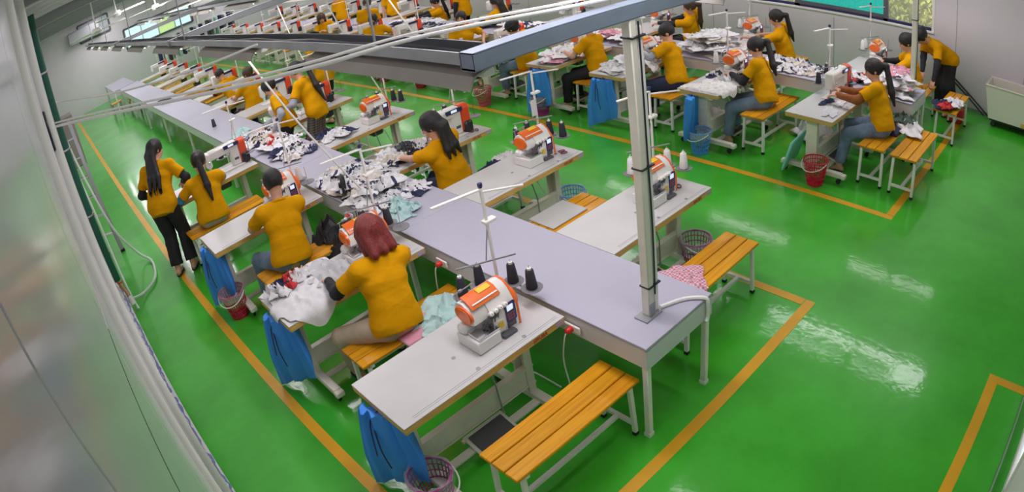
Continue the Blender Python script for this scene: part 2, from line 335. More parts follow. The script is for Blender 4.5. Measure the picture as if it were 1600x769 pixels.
# bush outside the window: leaves as loose blades
hb = MB(); rr = random.Random(3)
for i in range(4200):
    c = Vector((XR + .75 + rr.random() * .5, 1.6 + rr.random() * 4.6, .03 + rr.random() * 2.9)); a = Vector((rr.uniform(-1, 1), rr.uniform(-1, 1), rr.uniform(-1, 1))) * .05; b = Vector((rr.uniform(-1, 1), rr.uniform(-1, 1), rr.uniform(-1, 1))) * .03
    hb.add([c - a, c + b, c + a, c - b], [(0, 1, 2, 3)])
hedge = hb.build('hedge', M('yellow_green_leaf', (.80, .66, .16), .6, noise=.5, nscale=9)); tag(hedge, 'yellow-green leafy hedge outside the window', 'hedge', kind='stuff')
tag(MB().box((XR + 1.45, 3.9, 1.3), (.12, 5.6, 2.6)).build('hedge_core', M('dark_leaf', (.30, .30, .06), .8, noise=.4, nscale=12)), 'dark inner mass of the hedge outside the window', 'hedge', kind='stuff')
tag(MB().box((XR + 1.2, 3.9, -.04), (2.1, 7, .1)).build('ground', M('soil', (.2, .17, .1), .9)), kind='structure')

fw = pattern('film_wrapped_foot', (.80, .79, .84), (.22, .24, .50), 'trim', 3.5, .3)
struct('trim_5', MB().box((XL + .04, 5.0, .1), (.08, 5.4, .2), .012).box((XL + .025, 5.0, .23), (.05, 5.4, .05), .008), fw)
# green riser pipe, hose, ladder, wall cabinet, tap
p = thing('riser_pipe', 'dark green vertical pipe clamped to the left-hand wall', 'pipe', (0, 0, 0))
MB().tube([(-.05, 7.4, .35), (-.055, 7.4, H)], .05, 12).build('pipe', GREENP, p)
for z in (1.2, 2.0, 2.9): MB().lathe([(.056, -.012), (.062, -.01), (.062, .01), (.056, .012)], (-.05, 7.4, z), 14).build('clamp', CHROME, p)
p = thing('wall_tap', 'brown hose tap at the foot of the green pipe', 'tap', (-.03, 7.3, .3))
MB().tube([(-.02, .1, .05), (.0, 0, .0), (.03, -.1, -.06), (.04, -.14, -.14)], .022, 10).build('body', M('brass', (.45, .28, .12), .4, metal=.6), p)
MB().box((.01, -.02, .05), (.06, .02, .015), .004).build('lever', RED, p)
MB().tube([(.04, -.14, -.1), (.045, -.17, -.2)], .03, 10).build('coupling', PVC, p)
def smooth(pts, n=8):
    P = [Vector(q) for q in pts]; out = []
    for i in range(len(P) - 1):
        a, b, c, d = P[max(i - 1, 0)], P[i], P[i + 1], P[min(i + 2, len(P) - 1)]
        for k in range(n):
            t = k / n; out.append(.5 * ((2 * b) + (c - a) * t + (2 * a - 5 * b + 4 * c - d) * t * t + (3 * b - a - 3 * c + d) * t ** 3))
    return out + [P[-1]]
HOSEP = [(-.03, 10.45, 1.75), (.02, 9.6, 1.45), (.1, 8.9, 1.0), (.2, 8.6, .5), (.38, 8.5, .12), (.5, 8.2, .03), (.42, 7.65, .03), (.2, 7.4, .04), (.02, 7.25, .12)]
tag(MB().tube(smooth(HOSEP), .017, 8).build('water_hose', HOSE), 'pale hose looping from the wall down onto the green floor', 'hose')
HOSE2 = [(-.04, 10.3, 1.8), (-.02, 9.2, 1.35), (.02, 8.5, .95), (.03, 7.9, .5), (.03, 7.35, .2), (.05, 7.1, .03)]
tag(MB().tube(smooth(HOSE2), .015, 8).build('water_hose', HOSE), 'straight pale hose hanging beside the green pipe', 'hose')
p = thing('step_ladder', 'grey step ladder leaning on the wall below the brown cabinet', 'ladder', (0, 0, 0))
for a, b in (((.21, 9.2, 0), (.1, 9.75, 2.0)), ((-.03, 9.4, 0), (-.06, 9.8, 2.0))):
    MB().bar(a, b, .06, .025, .004).build('rail', MGREY, p); MB().box((a[0], a[1], .02), (.07, .04, .04), .006).build('foot', RUBBER, p)
for k in range(1, 7):
    t = k * .145; MB().bar((.21 - .11 * t, 9.2 + .55 * t, 2 * t), (-.03 - .03 * t, 9.4 + .4 * t, 2 * t), .05, .02).build('rung', CHROME, p)
p = thing('wall_cabinet', 'brown-grey electrical cabinet box fixed on the left-hand wall', 'cabinet', (.06, 10.9, 1.12))
MB().box((0, 0, .42), (.28, .5, .84), .01).build('body', M('brown_grey_paint', (.30, .27, .24), .5), p)
MB().box((0, -.255, .42), (.25, .012, .8), .004).build('door', M('brown_grey_door', (.33, .30, .27), .5), p)
MB().box((.1, -.27, .4), (.02, .02, .1), .004).build('handle', RED, p)

# overhead: cross channels, cable trays with lamp hoods, conduit, posts
def channel(p, q, w=.085, h=.065):
    p, q = Vector(p), Vector(q); d = (q - p).normalized(); s = d.cross(Vector((0, 0, 1))); m = MB()
    m.bar(p, q, w, .012); m.bar(p + s * (w / 2) + Vector((0, 0, h / 2)), q + s * (w / 2) + Vector((0, 0, h / 2)), .008, h); m.bar(p - s * (w / 2) + Vector((0, 0, h / 2)), q - s * (w / 2) + Vector((0, 0, h / 2)), .008, h)
    return m
BEAM = [(2.06, 1.5, 8.5, 'blue-grey steel channel spanning from the near post over both worktops'), (7.7, 1.5, 8.5, 'second blue-grey channel crossing above the worktops'), (13.4, 1.5, 8.5, 'third grey channel crossing above the worktops, further back')]
for y, x0, x1, lb in BEAM:
    m = channel((x0, y, 2.50), (x1, y, 2.50)); m.bar((x0, y, 2.57), (x1, y, 2.57), .085, .006)
    m.box((x0 + .004, y, 2.535), (.008, .085, .075))
    tag(m.build('cross_channel', BEAMB if y < 5 else MGREY), lb, 'beam')
names = {0: 'outer side of the near worktop', 1: 'aisle side of the near worktop', 2: 'aisle side of the window worktop', 3: 'window side of the window worktop'}
TX = [1.585, 3.45, 6.63, 8.43]; CN = {0: 0, 1: 0, 2: 0, 3: 0}
for r, (x, y0, n) in enumerate(ROWS):
    t = thing('cable_tray', 'long grey cable tray hung over the %s' % names[r], 'cable tray', (TX[r], y0 + .05, 2.51))
    L = (n - 1) * PITCH + LLEN + .6
    channel((0, 0, 0), (0, L, 0), .11, .05).build('trough', TRAYG, t)
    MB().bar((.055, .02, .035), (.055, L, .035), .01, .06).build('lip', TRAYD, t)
    for i in range(5): MB().tube([(0, .8 + i * 4.2, .02), (0, .8 + i * 4.2, H - 2.47 - .03)], .008, 6).build('hanger_rod', MGREY, t)
    MB().tube(smooth([(.0, .05 + k * .5, .03 + .012 * (k % 2)) for k in range(int(L * 2))], 2), .012, 6).build('cable', BLACK, t)
for r, (x, y0, n) in enumerate(ROWS):
    for i in range(n):
        k = ('first', 'second', 'third', 'fourth', 'fifth', 'sixth', 'seventh', 'eighth', 'ninth')[i]
        loc = (x, y0 + i * PITCH, LZ); lb = '%s grey lamp hood from the camera end, %s' % (k, names[r])
        if r == 0 and i == 0:
            lamp0 = thing('lamp_hood', lb, 'lamp', loc, 0, 'lamp hoods under the cable trays')
            pr = [(-.115, -.05), (-.08, .0), (.03, .028), (.1, .028), (.1, .02), (.035, .02), (-.075, -.008), (-.107, -.055)]
            MB().prism([(a, b) for a, b in pr], 0, LLEN, 'y').build('hood', HOOD, lamp0)
            MB().tube([(.0, .16, -.02), (0, LLEN - .16, -.02)], .013, 8).build('tube', TUBE, lamp0)
            MB().bar((.02, .02, -.01), (.02, LLEN - .02, -.01), .06, .04, .008).build('batten', WSTEEL, lamp0)
            for y in (.2, LLEN - .2): MB().bar((.0, y, .02), (-.015, y, .05), .03, .006).build('bracket', WSTEEL, lamp0)
        else: dup(lamp0, loc, 0, lb)
# rail conduit running from the left wall to the first channel, and one further along
tag(MB().tube(smooth([(-.05, 5.0, 2.57), (.69, 3.3, 2.585), (1.12, 2.74, 2.59), (1.53, 2.5, 2.6), (2.08, 2.18, 2.605), (2.42, 2.09, 2.61)], 6), .010, 8).tube(smooth([(-.05, 5.06, 2.59), (.69, 3.34, 2.605), (1.12, 2.77, 2.61), (1.53, 2.53, 2.62), (2.08, 2.2, 2.625), (2.42, 2.11, 2.63)], 6), .007, 6).build('conduit', PVC), 'paired white conduit slanting from the left wall to the near post', 'conduit')
tag(MB().tube(smooth([(-.02, 7.9, 2.5), (.574, 5.97, 2.47), (1.1, 4.94, 2.49), (1.5, 4.45, 2.545)], 6), .009, 8).build('conduit', PVC), 'single white conduit sagging from the left wall to the cable tray', 'conduit')
def post(x, y, lb):
    t = thing('post', lb, 'post', (x, y, .74))
    MB().box((-.028, 0, .89), (.05, .06, 1.76), .006).build('column', CREAM, t); MB().box((.026, .0, .86), (.045, .05, 1.7), .008).build('cable_duct', WSTEEL, t)
    MB().tube(smooth([(.0, -.034, .15), (.004, -.036, .6), (.0, -.034, 1.1), (.004, -.036, 1.74)], 5), .005, 6).build('cable', BLACK, t)
    for z in (.21, .95, 1.66): MB().box((0, 0, z), (.112, .076, .012), .003).build('cable_tie', BLACK, t)
    MB().box((-.03, 0, .006), (.15, .1, .012), .003).box((-.03, -.033, .05), (.05, .006, .09)).build('base_plate', MGREY, t)
    return t
post(2.49, 2.05, 'white steel post with black cable at the camera end of the near worktop')
post(7.68, 2.0, 'white steel post at the camera end of the window worktop')
# ceiling fans, air conditioner, far tube lamps
def fan(x, y, z, lb):
    t = thing('ceiling_fan', lb, 'fan', (x, y, z), rnd.random(), 'white ceiling fans')
    MB().tube([(0, 0, .05), (0, 0, H - z)], .015, 8).build('rod', PVC, t)
    MB().lathe([(0, -.06), (.09, -.05), (.11, 0), (.08, .06), (0, .07)], (0, 0, 0), 18).build('motor', WSTEEL, t)
    for k in range(3):
        m = Matrix.Rotation(k * 2.0944, 3, 'Z') @ Matrix.Rotation(.2, 3, 'X')
        MB().box(m @ Vector((.38, 0, 0)), (.56, .13, .01), .004, m).build('blade', WSTEEL, t)
fan(1.1, 12.2, 2.98, 'white ceiling fan nearest the camera, beside the left wall'); fan(1.75, 13.8, 3.12, 'white ceiling fan second along, beside the left wall'); fan(2.75, 14.5, 2.9, 'white ceiling fan above the near worktop')
t = thing('air_conditioner', 'grey-white air conditioner high on the far wall', 'air conditioner', (1.8, 25.8, 2.65))
MB().box((0, 0, .28), (1.35, .3, .5), .03).build('body', M('dull_grey_enamel', (.42, .42, .45), .4), t); MB().box((0, -.16, .09), (1.2, .02, .1), .004).build('louvre', MGREY, t)
for i, (x, y, z) in enumerate(((2.2, 9.4, 3.3), (3.6, 12.8, 3.2), (5.0, 16.5, 3.2), (4.4, 19, 2.5))):
    t = thing('tube_lamp', 'thin white tube lamp hanging near the ceiling, %s from the camera' % ('nearest', 'second', 'third', 'farthest')[i], 'lamp', (x, y, z))
    MB().box((0, 0, .03), (1.2, .06, .04), .006).build('batten', WSTEEL, t); MB().tube([(-.57, 0, 0), (.57, 0, 0)], .013, 8).build('tube', TUBE, t)
    for a in (-.5, .5): MB().tube([(a, 0, .05), (a, 0, H - z)], .004, 5).build('wire', MGREY, t)

# ---------------------------------------------------------------- worktops
def worktop(x0, x1, y0, y1, lb):
    t = thing('worktop', lb, 'table', (x0, y0, 0)); w = x1 - x0; n = round((y1 - y0) / 2.4); L = (y1 - y0) / n
    for i in range(n):
        MB().box((w / 2, (i + .5) * L, .73), (w, L - .003, .022), .003).build('top_panel', WORKTOP, t)
        for sx in (.015, w - .015): MB().box((sx, (i + .5) * L, .65), (.018, L - .004, .135)).build('apron', SKIRT, t)
        for sx in (.03, w - .03):
            MB().box((sx, i * L + .03, .325), (.04, .04, .59), .004).box((sx, i * L + .03, .015), (.046, .046, .03)).build('leg', WSTEEL, t)
    MB().box((w / 2, .01, .65), (w, .018, .135)).build('apron', SKIRT, t)
    for sx in (.03, w - .03): MB().box((sx, y1 - y0 - .03, .325), (.04, .04, .65), .004).build('leg', WSTEEL, t)
    return t
w1 = worktop(2.2, 2.86, 1.86, 21.4, 'long lilac-white worktop running down the middle of the near sewing tables')
worktop(7.31, 8.03, 1.9, 23.5, 'long white worktop nearest the windows, heaped with white garments')
t = thing('side_table', 'grey-white table end beyond the far end of the near worktop', 'table', (2.0, 21.6, 0))
MB().box((.4, 1.5, .72), (.8, 3.0, .025), .004).build('top_panel', WORKTOP, t)
for a in (.04, .76):
    for b in (.04, 2.96): MB().box((a, b, .35), (.04, .04, .7)).build('leg', WSTEEL, t)
# wiring duct and sockets on the near worktop
t = thing('cable_trunking', 'white cable trunking running over the near worktop edge from the post', 'trunking', (2.5, 1.86, .74))
MB().tube(smooth([(.05, .17, .012), (.2, .1, .012), (.28, .0, .012), (.285, -.02, -.03), (.285, -.02, -.13), (.26, -.02, -.15)], 5), .013, 8).build('duct', WSTEEL, t)
for k, y in enumerate((2.43, 3.76, 5.2, 6.7)):
    t = thing('wall_socket', 'white socket with red plug on the worktop side, %s from the camera end' % ('first', 'second', 'third', 'fourth')[k], 'socket', (2.197, y, .645), 0, 'sockets with red plugs')
    MB().box((-.008, 0, 0), (.016, .13, .05), .004).build('plate', WSTEEL, t)
    MB().lathe([(.02, 0), (.022, .03), (.015, .045), (.006, .05)], (-.016, 0, 0), 12, Matrix.Rotation(-math.pi / 2, 3, 'Y')).build('plug', RED, t)
    MB().tube(smooth([(-.055, 0, 0), (-.075, .01, -.05), (-.07, .05, -.25), (-.05, .04, -.5), (-.1, -.05, -.62)], 5), .005, 6).build('cord', PVC, t)

# ---------------------------------------------------------------- sewing table (origin: floor under the middle of the top; operator on the -y side)
TT = .735
tb = thing('sewing_table', 'x', 'table', (0, 0, 0))
MB().box((0, 0, TT - .0285), (1.22, .56, .047), .004).build('top_core', EDGE, tb)
MB().box((0, 0, TT - .0025), (1.222, .562, .005), .002).build('laminate', LAM, tb)
for x, y in ((-.06, -.03), (-.03, -.22), (.33, -.22)): MB().lathe([(.014, 0), (.014, .002), (.009, .003), (0, .003)], (x, y, TT), 12).build('hole_cap', MGREY, tb)
MB().box((.03, -.235, TT + .0004), (1.1, .003, .001)).box((.03, -.25, TT + .0004), (1.1, .002, .001)).build('groove', MGREY, tb)
MB().box((0, -.035, .255), (.96, .025, .15), .004).box((0, -.035, .327), (.96, .05, .012)).box((0, -.035, .183), (.96, .05, .012)).build('crossbar', CREAM, tb)
MB().box((-.02, -.12, .085), (.9, .06, .02), .003).build('lower_rail', CREAM, tb)
for x in (-.48, .44):
    m = MB()
    for y in (-.055, .055): m.box((x, y, .4), (.06, .02, .58), .003)
    m.box((x - .025 if x < 0 else x + .025, 0, .4), (.012, .12, .58)).box((x, 0, .685), (.07, .36, .02), .004).box((x, 0, .62), (.05, .1, .06), .004)
    m.build('leg', CREAM, tb)
    MB().box((x, -.02, .105), (.065, .72, .055), .006).box((x, -.4, .1), (.075, .05, .05), .008).box((x, .35, .1), (.075, .04, .05), .008).build('foot', CREAM, tb)
    for y in (-.36, .3):
        m = MB().lathe([(.028, -.012), (.03, 0), (.028, .012)], (x, y + .02, .03), 12, Matrix.Rotation(math.pi / 2, 3, 'Y')).box((x, y, .065), (.03, .03, .03))
        m.build('caster', BLACK, tb)
tr = MB().box((.0, -.13, .11), (.33, .2, .016), .005, Matrix.Rotation(.25, 3, 'X')).bar((-.18, -.05, .12), (.18, -.05, .12), .02).build('treadle', CREAM, tb)
MB().box((.0, -.135, .121), (.28, .15, .008), .003, Matrix.Rotation(.25, 3, 'X')).build('pad', DGREY, tr)
MB().tube([(.17, -.06, .12), (.15, -.075, .4), (.14, .02, .69)], .006, 6).build('rod', MGREY, tb)
MB().box((.2, .1, .6), (.16, .2, .16), .02).build('motor_box', DGREY, tb)
MB().tube(smooth([(.2, .2, .68), (.4, .26, .5), (.5, .2, .2), (.62, .1, .06), (.65, -.1, .02)], 5), .006, 6).build('cord', PVC, tb)
cu = bpy.data.curves.new('lettering', 'FONT'); cu.body = 'SIRUBA'; cu.size = .036; cu.extrude = .0008; cu.align_x = 'CENTER'; cu.align_y = 'CENTER'; cu.shear = .15; cu.offset = .0008
lt = obj('lettering', cu); bpy.context.view_layer.update()
me = bpy.data.meshes.new_from_object(lt.evaluated_get(bpy.context.evaluated_depsgraph_get())); bpy.data.objects.remove(lt); me.materials.clear(); me.materials.append(M('rust_red_print', (.42, .07, .02), .5))
obj('lettering', me, tb, (.40, -.2812, TT - .028), (math.pi / 2, 0, 0))
MB().box((.565, -.281, TT - .028), (.06, .002, .026)).build('sticker', M('lilac_sticker', (.45, .42, .7), .4), tb)

# ---------------------------------------------------------------- bench (origin: floor under the middle)
bn = thing('bench', 'x', 'bench', (0, 0, 0))
for k in (-1, 0, 1): MB().box((0, k * .106, .446), (1.0, .1, .023), .005).build('slat', WOOD, bn)
for sx in (-1, 1):
    MB().box((sx * .42, 0, .42), (.03, .3, .028), .003).build('top_rail', WSTEEL, bn)
    for sy in (-1, 1):
        lg = MB().bar((sx * .46, sy * .135, .02), (sx * .44, sy * .125, .41), .03, .03, .003).build('leg', WSTEEL, bn)
        MB().box((sx * .46, sy * .135, .015), (.035, .035, .03), .004).build('rubber_foot', RUBBER, lg)
    MB().bar((sx * .455, -.13, .1), (sx * .455, .13, .1), .028, .028, .003).build('stretcher', WSTEEL, bn)
MB().bar((-.45, 0, .1), (.45, 0, .1), .03, .03, .003).build('stretcher', WSTEEL, bn)
for sy in (-1, 1): MB().bar((-.44, sy * .13, .425), (.44, sy * .13, .425), .018, .018).build('side_rail', WSTEEL, bn)

# ---------------------------------------------------------------- overlock machine (origin: table top; front faces -y, needle end at -x)
def rrect(w, h, r, n=4):
    out = []
    for cx, cy, a0 in ((w - r, h - r, 0), (-w + r, h - r, 90), (-w + r, -h + r, 180), (w - r, -h + r, 270)):
        out += [(cx + r * math.cos(R(a0 + 90 * k / n)), cy + r * math.sin(R(a0 + 90 * k / n))) for k in range(n + 1)]
    return out
ov = thing('overlock_machine', 'x', 'sewing machine', (0, 0, 0))
MB().box((-.125, -.05, .048), (.2, .24, .095), .006).box((-.165, .02, .125), (.11, .1, .07), .02).build('cloth_plate_box', MW, ov)
body = [(-.115, .0), (-.115, .17), (-.09, .215), (-.045, .285), (.0, .318), (.06, .325), (.11, .3), (.135, .24), (.135, 0)]
MB().prism(body, -.03, .185).build('body', MW, ov)
MB().prism([(-.085, .175), (-.07, .23), (-.03, .285), (.02, .31), (.07, .305), (.1, .26), (.1, .2), (.06, .165), (-.04, .16)], -.165, -.03).build('arm', MW, ov)
MB().prism([(-.062, .277), (-.048, .292), (.0, .327), (.06, .335), (.06, .325), (.0, .317), (-.045, .283)], -.14, .11).build('top_cover', ORANGE, ov)
MB().box((.03, .02, .333), (.11, .05, .006), .002, Matrix.Rotation(.25, 3, 'X')).build('sticker', YSTICK, ov)
MB().bar((-.12, -.043, .299), (.1, -.043, .299), .012, .006).build('label_plate', WSTEEL, ov)
el = [(-.0 + .095 * math.cos(2 * math.pi * k / 20), .232 + .062 * math.sin(2 * math.pi * k / 20)) for k in range(20)]
MB().prism(el, -.18, -.164).prism([(.0 + (u - .0) * .86, .232 + (v - .232) * .86) for u, v in el], -.186, -.176).build('face_plate', ORANGE, ov)
MB().prism([(u, v) for u, v in rrect(.01, .01, .004)], 0, .001)
MB().prism([(u * 1.03, v * 1.012) for u, v in body], .183, .2).build('end_band', ORANGE, ov)
MB().lathe([(.0, .0), (.085, .0), (.095, .02), (.08, .05), (.04, .065), (0, .067)], (.2, .02, .15), 20, Matrix.Rotation(math.pi / 2, 3, 'Y')).build('hand_wheel', ORANGE, ov)
pn = MB().prism(rrect(.045, .075, .008), -.122, -.112, 'y'); pn.v = [(x + .125, y, z + .14) for x, y, z in pn.v]; pn = pn.build('control_panel', NAVY, ov)
MB().box((.12, -.1235, .178), (.055, .003, .045), .001).build('screen', SCREEN, pn)
m = MB()
for i in range(3):
    for j in range(3): m.box((.1 + i * .022, -.1235, .09 + j * .02), (.015, .003, .012))
m.build('keypad', M('key_red_brown', (.35, .08, .10), .5), pn)
MB().box((.12, -.117, .04), (.08, .004, .045), .002).build('label_plate', DGREY, ov)
for k in range(4):
    MB().lathe([(.017, 0), (.021, .014), (.016, .036), (.006, .04), (.005, .052), (0, .053)], (-.035 + k * .042, -.098, .195 + .003 * k), 12, Matrix.Rotation(R(50), 3, 'X')).build('tension_dial', WSTEEL, ov)
m = MB()
for k in range(12): m.bar((-.115 + .012 * k, -.09 - .01 * (k % 3), .12 + .008 * (k % 4)), (-.08 + .009 * k, -.122 - .006 * (k % 2), .185 + .014 * (k % 3)), .01, .008)
m.bar((-.1, -.1, .17), (-.1, -.1, .1), .01).lathe([(.016, 0), (.016, .02), (0, .021)], (-.07, -.115, .175), 10, Matrix.Rotation(math.pi / 2, 3, 'X')).build('needle_set', DGREY, ov)
MB().prism([(-.19, .0), (-.07, .0), (-.04, .02), (-.06, .028), (-.19, .012)], -.2, -.02).build('cloth_guide', CHROME, ov)
bpy.data.objects['cloth_guide'].location = (0, .03, .1)
MB().box((.015, -.12, .085), (.075, .016, .1), .004, Matrix.Rotation(-.2, 3, 'Z')).build('front_cover', MW, ov)
MB().box((.018, -.131, .095), (.042, .003, .05), .001, Matrix.Rotation(-.2, 3, 'Z')).build('sticker', YSTICK, ov)
MB().box((.055, -.15, .012), (.12, .05, .022), .004).build('waste_chute', DGREY, ov)
MB().bar((-.16, .1, .345), (.02, .11, .345), .006).bar((-.14, .1, .27), (-.14, .1, .35), .008).bar((-.0, .11, .28), (-.0, .11, .35), .008).box((-.1, .1, .35), (.03, .02, .02), .004).build('thread_guide', MGREY, ov)

for ch in list(ov.children):
    for v_ in ch.data.vertices: v_.co = (v_.co + Vector(ch.location)) * .86
    ch.location = (0, 0, 0)
    for g_ in ch.children:
        for v_ in g_.data.vertices: v_.co *= .86
# ---------------------------------------------------------------- lockstitch machine (same axes)
ls = thing('lockstitch_machine', 'x', 'sewing machine', (0, 0, 0))
MB().box((-.03, 0, .008), (.5, .18, .014), .003).build('bed_plate', WSTEEL, ls)
MB().box((.13, 0, .15), (.13, .12, .28), .02).build('column', MW, ls)
MB().box((-.02, 0, .265), (.42, .125, .115), .025).build('arm', MW, ls)
MB().box((-.235, 0, .22), (.075, .12, .2), .02).build('head', MW, ls)
MB().bar((-.24, 0, .12), (-.24, 0, .04), .014).bar((-.22, 0, .12), (-.22, 0, .03), .01).box((-.235, -.02, .022), (.035, .06, .006)).build('needle_set', CHROME, ls)
MB().lathe([(.02, 0), (.022, .015), (.01, .03), (0, .031)], (-.235, -.06, .2), 14, Matrix.Rotation(math.pi / 2, 3, 'X')).build('tension_dial', CHROME, ls)
m = MB().prism(rrect(.07, .15, .055, 6), .19, .285); m.v = [(x, y, z + .17) for x, y, z in m.v]; m.build('motor_housing', REDOR, ls)
MB().box((.25, -.02, .07), (.11, .15, .13), .02).build('drive_box', BLACK, ls)
cp = MB().prism([(-.005, .27), (-.015, .315), (.2, .315), (.2, .27)], -.078, -.066, 'y').build('control_panel', NAVY, ls)
MB().box((.09, -.079, .293), (.075, .003, .026), .001).build('screen', SCREEN, cp)
MB().box((.13, -.0615, .1), (.06, .003, .03), .001).build('label_plate', DGREY, ls)
MB().tube([(-.1, 0, .318), (-.1, 0, .37)], .004, 6).tube([(.0, 0, .318), (.0, 0, .36)], .006, 6).bar((-.11, 0, .323), (.01, 0, .323), .012, .004).build('thread_guide', CHROME, ls)

# ---------------------------------------------------------------- thread stand (origin: table top at the pole) with loose cones on its plates
DISCS = [(-.26, .03), (-.11, .04), (.03, -.12), (.05, -.27)]
ts = thing('thread_stand', 'x', 'thread stand', (0, 0, 0))
MB().tube([(0, 0, 0), (0, 0, .75)], .011, 10).lathe([(.018, 0), (.018, .03), (.012, .035)], (0, 0, 0), 12).build('pole', WSTEEL, ts)
MB().lathe([(.012, 0), (.016, .01), (.016, .03), (0, .035)], (0, 0, .75), 10).build('cap', NAVY, ts)
for a, b, w in (((0, 0, .74), (-.33, .06, .745), .022), ((0, 0, .72), (.2, -.16, .722), .012)): MB().bar(a, b, w, .012, .002).build('guide_arm', WSTEEL, ts)
MB().box((.02, 0, .52), (.09, .05, .022), .004).build('clamp', WSTEEL, ts)
MB().bar((-.24, .08, .27), (.1, -.1, .27), .009).bar((-.06, .0, .27), (0, 0, .5), .006).build('cross_rod', MGREY, ts)
for k, (x, y) in enumerate(DISCS):
    d = MB().lathe([(0, .1), (.05, .1), (.066, .104), (.07, .11), (.066, .112), (.05, .108), (0, .108)], (x, y, 0), 24).build('cone_plate', M('plate_grey', (.20, .20, .215), .4), ts)
    MB().tube([(x, y, .108), (x, y, .27)], .004, 6).build('spindle', CHROME, d)
    MB().bar((0, 0, .095), (x, y, .095), .012, .008).build('plate_arm', WSTEEL, ts)
def cone(mat):
    t = MB().lathe([(0, 0), (.036, 0), (.037, .006), (.026, .125), (.022, .13), (0, .13)], (0, 0, 0), 18); t = t.build('thread_cone', mat)
    MB().lathe([(.014, .13), (.014, .142), (.006, .143), (.006, .15), (0, .15)], (0, 0, 0), 12).build('core', WSTEEL, t); return t
CONES = {'black': cone(M('black_thread', (.03, .032, .045), .7, bump=.5, bscale=160, stretch=(.1, .1, 1))), 'white': cone(M('white_thread', (.82, .82, .80), .7, bump=.5, bscale=160, stretch=(.1, .1, 1)))}

# ---------------------------------------------------------------- basket (origin: floor)
def basket(mat, handle=WSTEEL, liner=False):
    t = thing('waste_basket', 'x', 'basket'); n = 28; m = MB(); rb, rt, h = .09, .135, .285
    f = lambda z: rb + (rt - rb) * z / h
    for k in range(n):
        a = 2 * math.pi * k / n; c, s_ = math.cos(a), math.sin(a)
        m.bar((rb * c, rb * s_, .01), (rt * c, rt * s_, h), .0075, .004, up=(c, s_, 0))
    for z in (.03, .085, .14, .195, .24): m.tube([((f(z)) * math.cos(2 * math.pi * k / n), f(z) * math.sin(2 * math.pi * k / n), z) for k in range(n)], .0045, 5, True)
    m.build('lattice_wall', mat, t)
    MB().tube([((rt + .002) * math.cos(2 * math.pi * k / 28), (rt + .002) * math.sin(2 * math.pi * k / 28), h - .003) for k in range(28)], .0085, 8, True).build('rim', mat, t)
    MB().lathe([(0, 0), (rb, 0), (rb + .004, .02), (rb - .004, .02), (rb - .006, .008), (0, .008)], (0, 0, 0), 28).build('base', mat, t)
    MB().tube([((rt + .012) * math.cos(a), -.01 - .1 * math.sin(a) - .06 * math.sin(a), h - .01 - .075 * math.sin(a)) for a in [math.pi * k / 14 for k in range(15)]], .0055, 6).build('handle', handle, t)
    if liner:
        vs = []; q = random.Random(5); nn = 26; rows = [(rt + .012, h - .06), (rt + .014, h - .03), (rt + .014, h + .006), (rt - .006, h + .008), (.118, .2), (.112, .16)]
        mm = MB()
        for r_, z in rows: vs += [((r_ + q.uniform(-.006, .006)) * math.cos(2 * math.pi * k / nn), (r_ + q.uniform(-.006, .006)) * math.sin(2 * math.pi * k / nn), z + q.uniform(-.012, .012)) for k in range(nn)]
        mm.add(vs, [(i * nn + k, i * nn + (k + 1) % nn, (i + 1) * nn + (k + 1) % nn, (i + 1) * nn + k) for i in range(5) for k in range(nn)])
        mm.build('plastic_liner', LINER, t)
    return t
# ---------------------------------------------------------------- drawstring bag (hangs in the yz plane, origin: hook point)
def bag(w=.47, h=.58, seed=1):
    q = random.Random(seed); t = thing('drawstring_bag', 'x', 'bag'); nu, nv = 48, 16; vs = []
    ph = [q.uniform(0, 6) for _ in range(6)]
    for j in range(nv + 1):
        v = j / nv; ww = w / 2 * (.7 + .3 * min(1, v * 1.6)); th = (.04 - .028 * v) + .02 * math.sin(math.pi * v)
        for i in range(nu):
            a = 2 * math.pi * i / nu; y = ww * math.copysign(abs(math.cos(a)) ** .7, math.cos(a)); u = y / ww
            fold = .018 * (1 - .45 * v) * math.sin(15 * u + ph[0] + .8 * v) + .012 * math.sin(7 * u + ph[1]) * (.4 + v)
            x = th * math.copysign(abs(math.sin(a)) ** .8, math.sin(a)) + fold - .03 * v
            z = -.02 - h * v * (1 + .16 * u * v) + (.012 * math.sin(17 * u) if j == 0 else 0)
            vs.append((x, y + .02 * v * math.sin(ph[3]), z))
    fs = [(j * nu + i, j * nu + (i + 1) % nu, (j + 1) * nu + (i + 1) % nu, (j + 1) * nu + i) for j in range(nv) for i in range(nu)] + [tuple(nv * nu + i for i in range(nu)), tuple(range(nu))[::-1]]
    MB().add(vs, fs).build('pouch', BLUEBAG, t, ang=70)
    MB().tube(smooth([(0, 0, 0), (-.04, .05, -.06), (-.09, .03, -.25), (-.1, .0, -.4)], 5), .005, 6).tube(smooth([(0, 0, 0), (.03, -.03, -.03), (-.03, .08, -.08), (-.11, .06, -.3)], 5), .005, 6).build('cord', NAVY, t)
    MB().tube([(.05, 0, .03), (.0, 0, .03), (-.005, 0, -.01)], .005, 6).build('hook', CHROME, t)
    return t
BAG0 = bag()

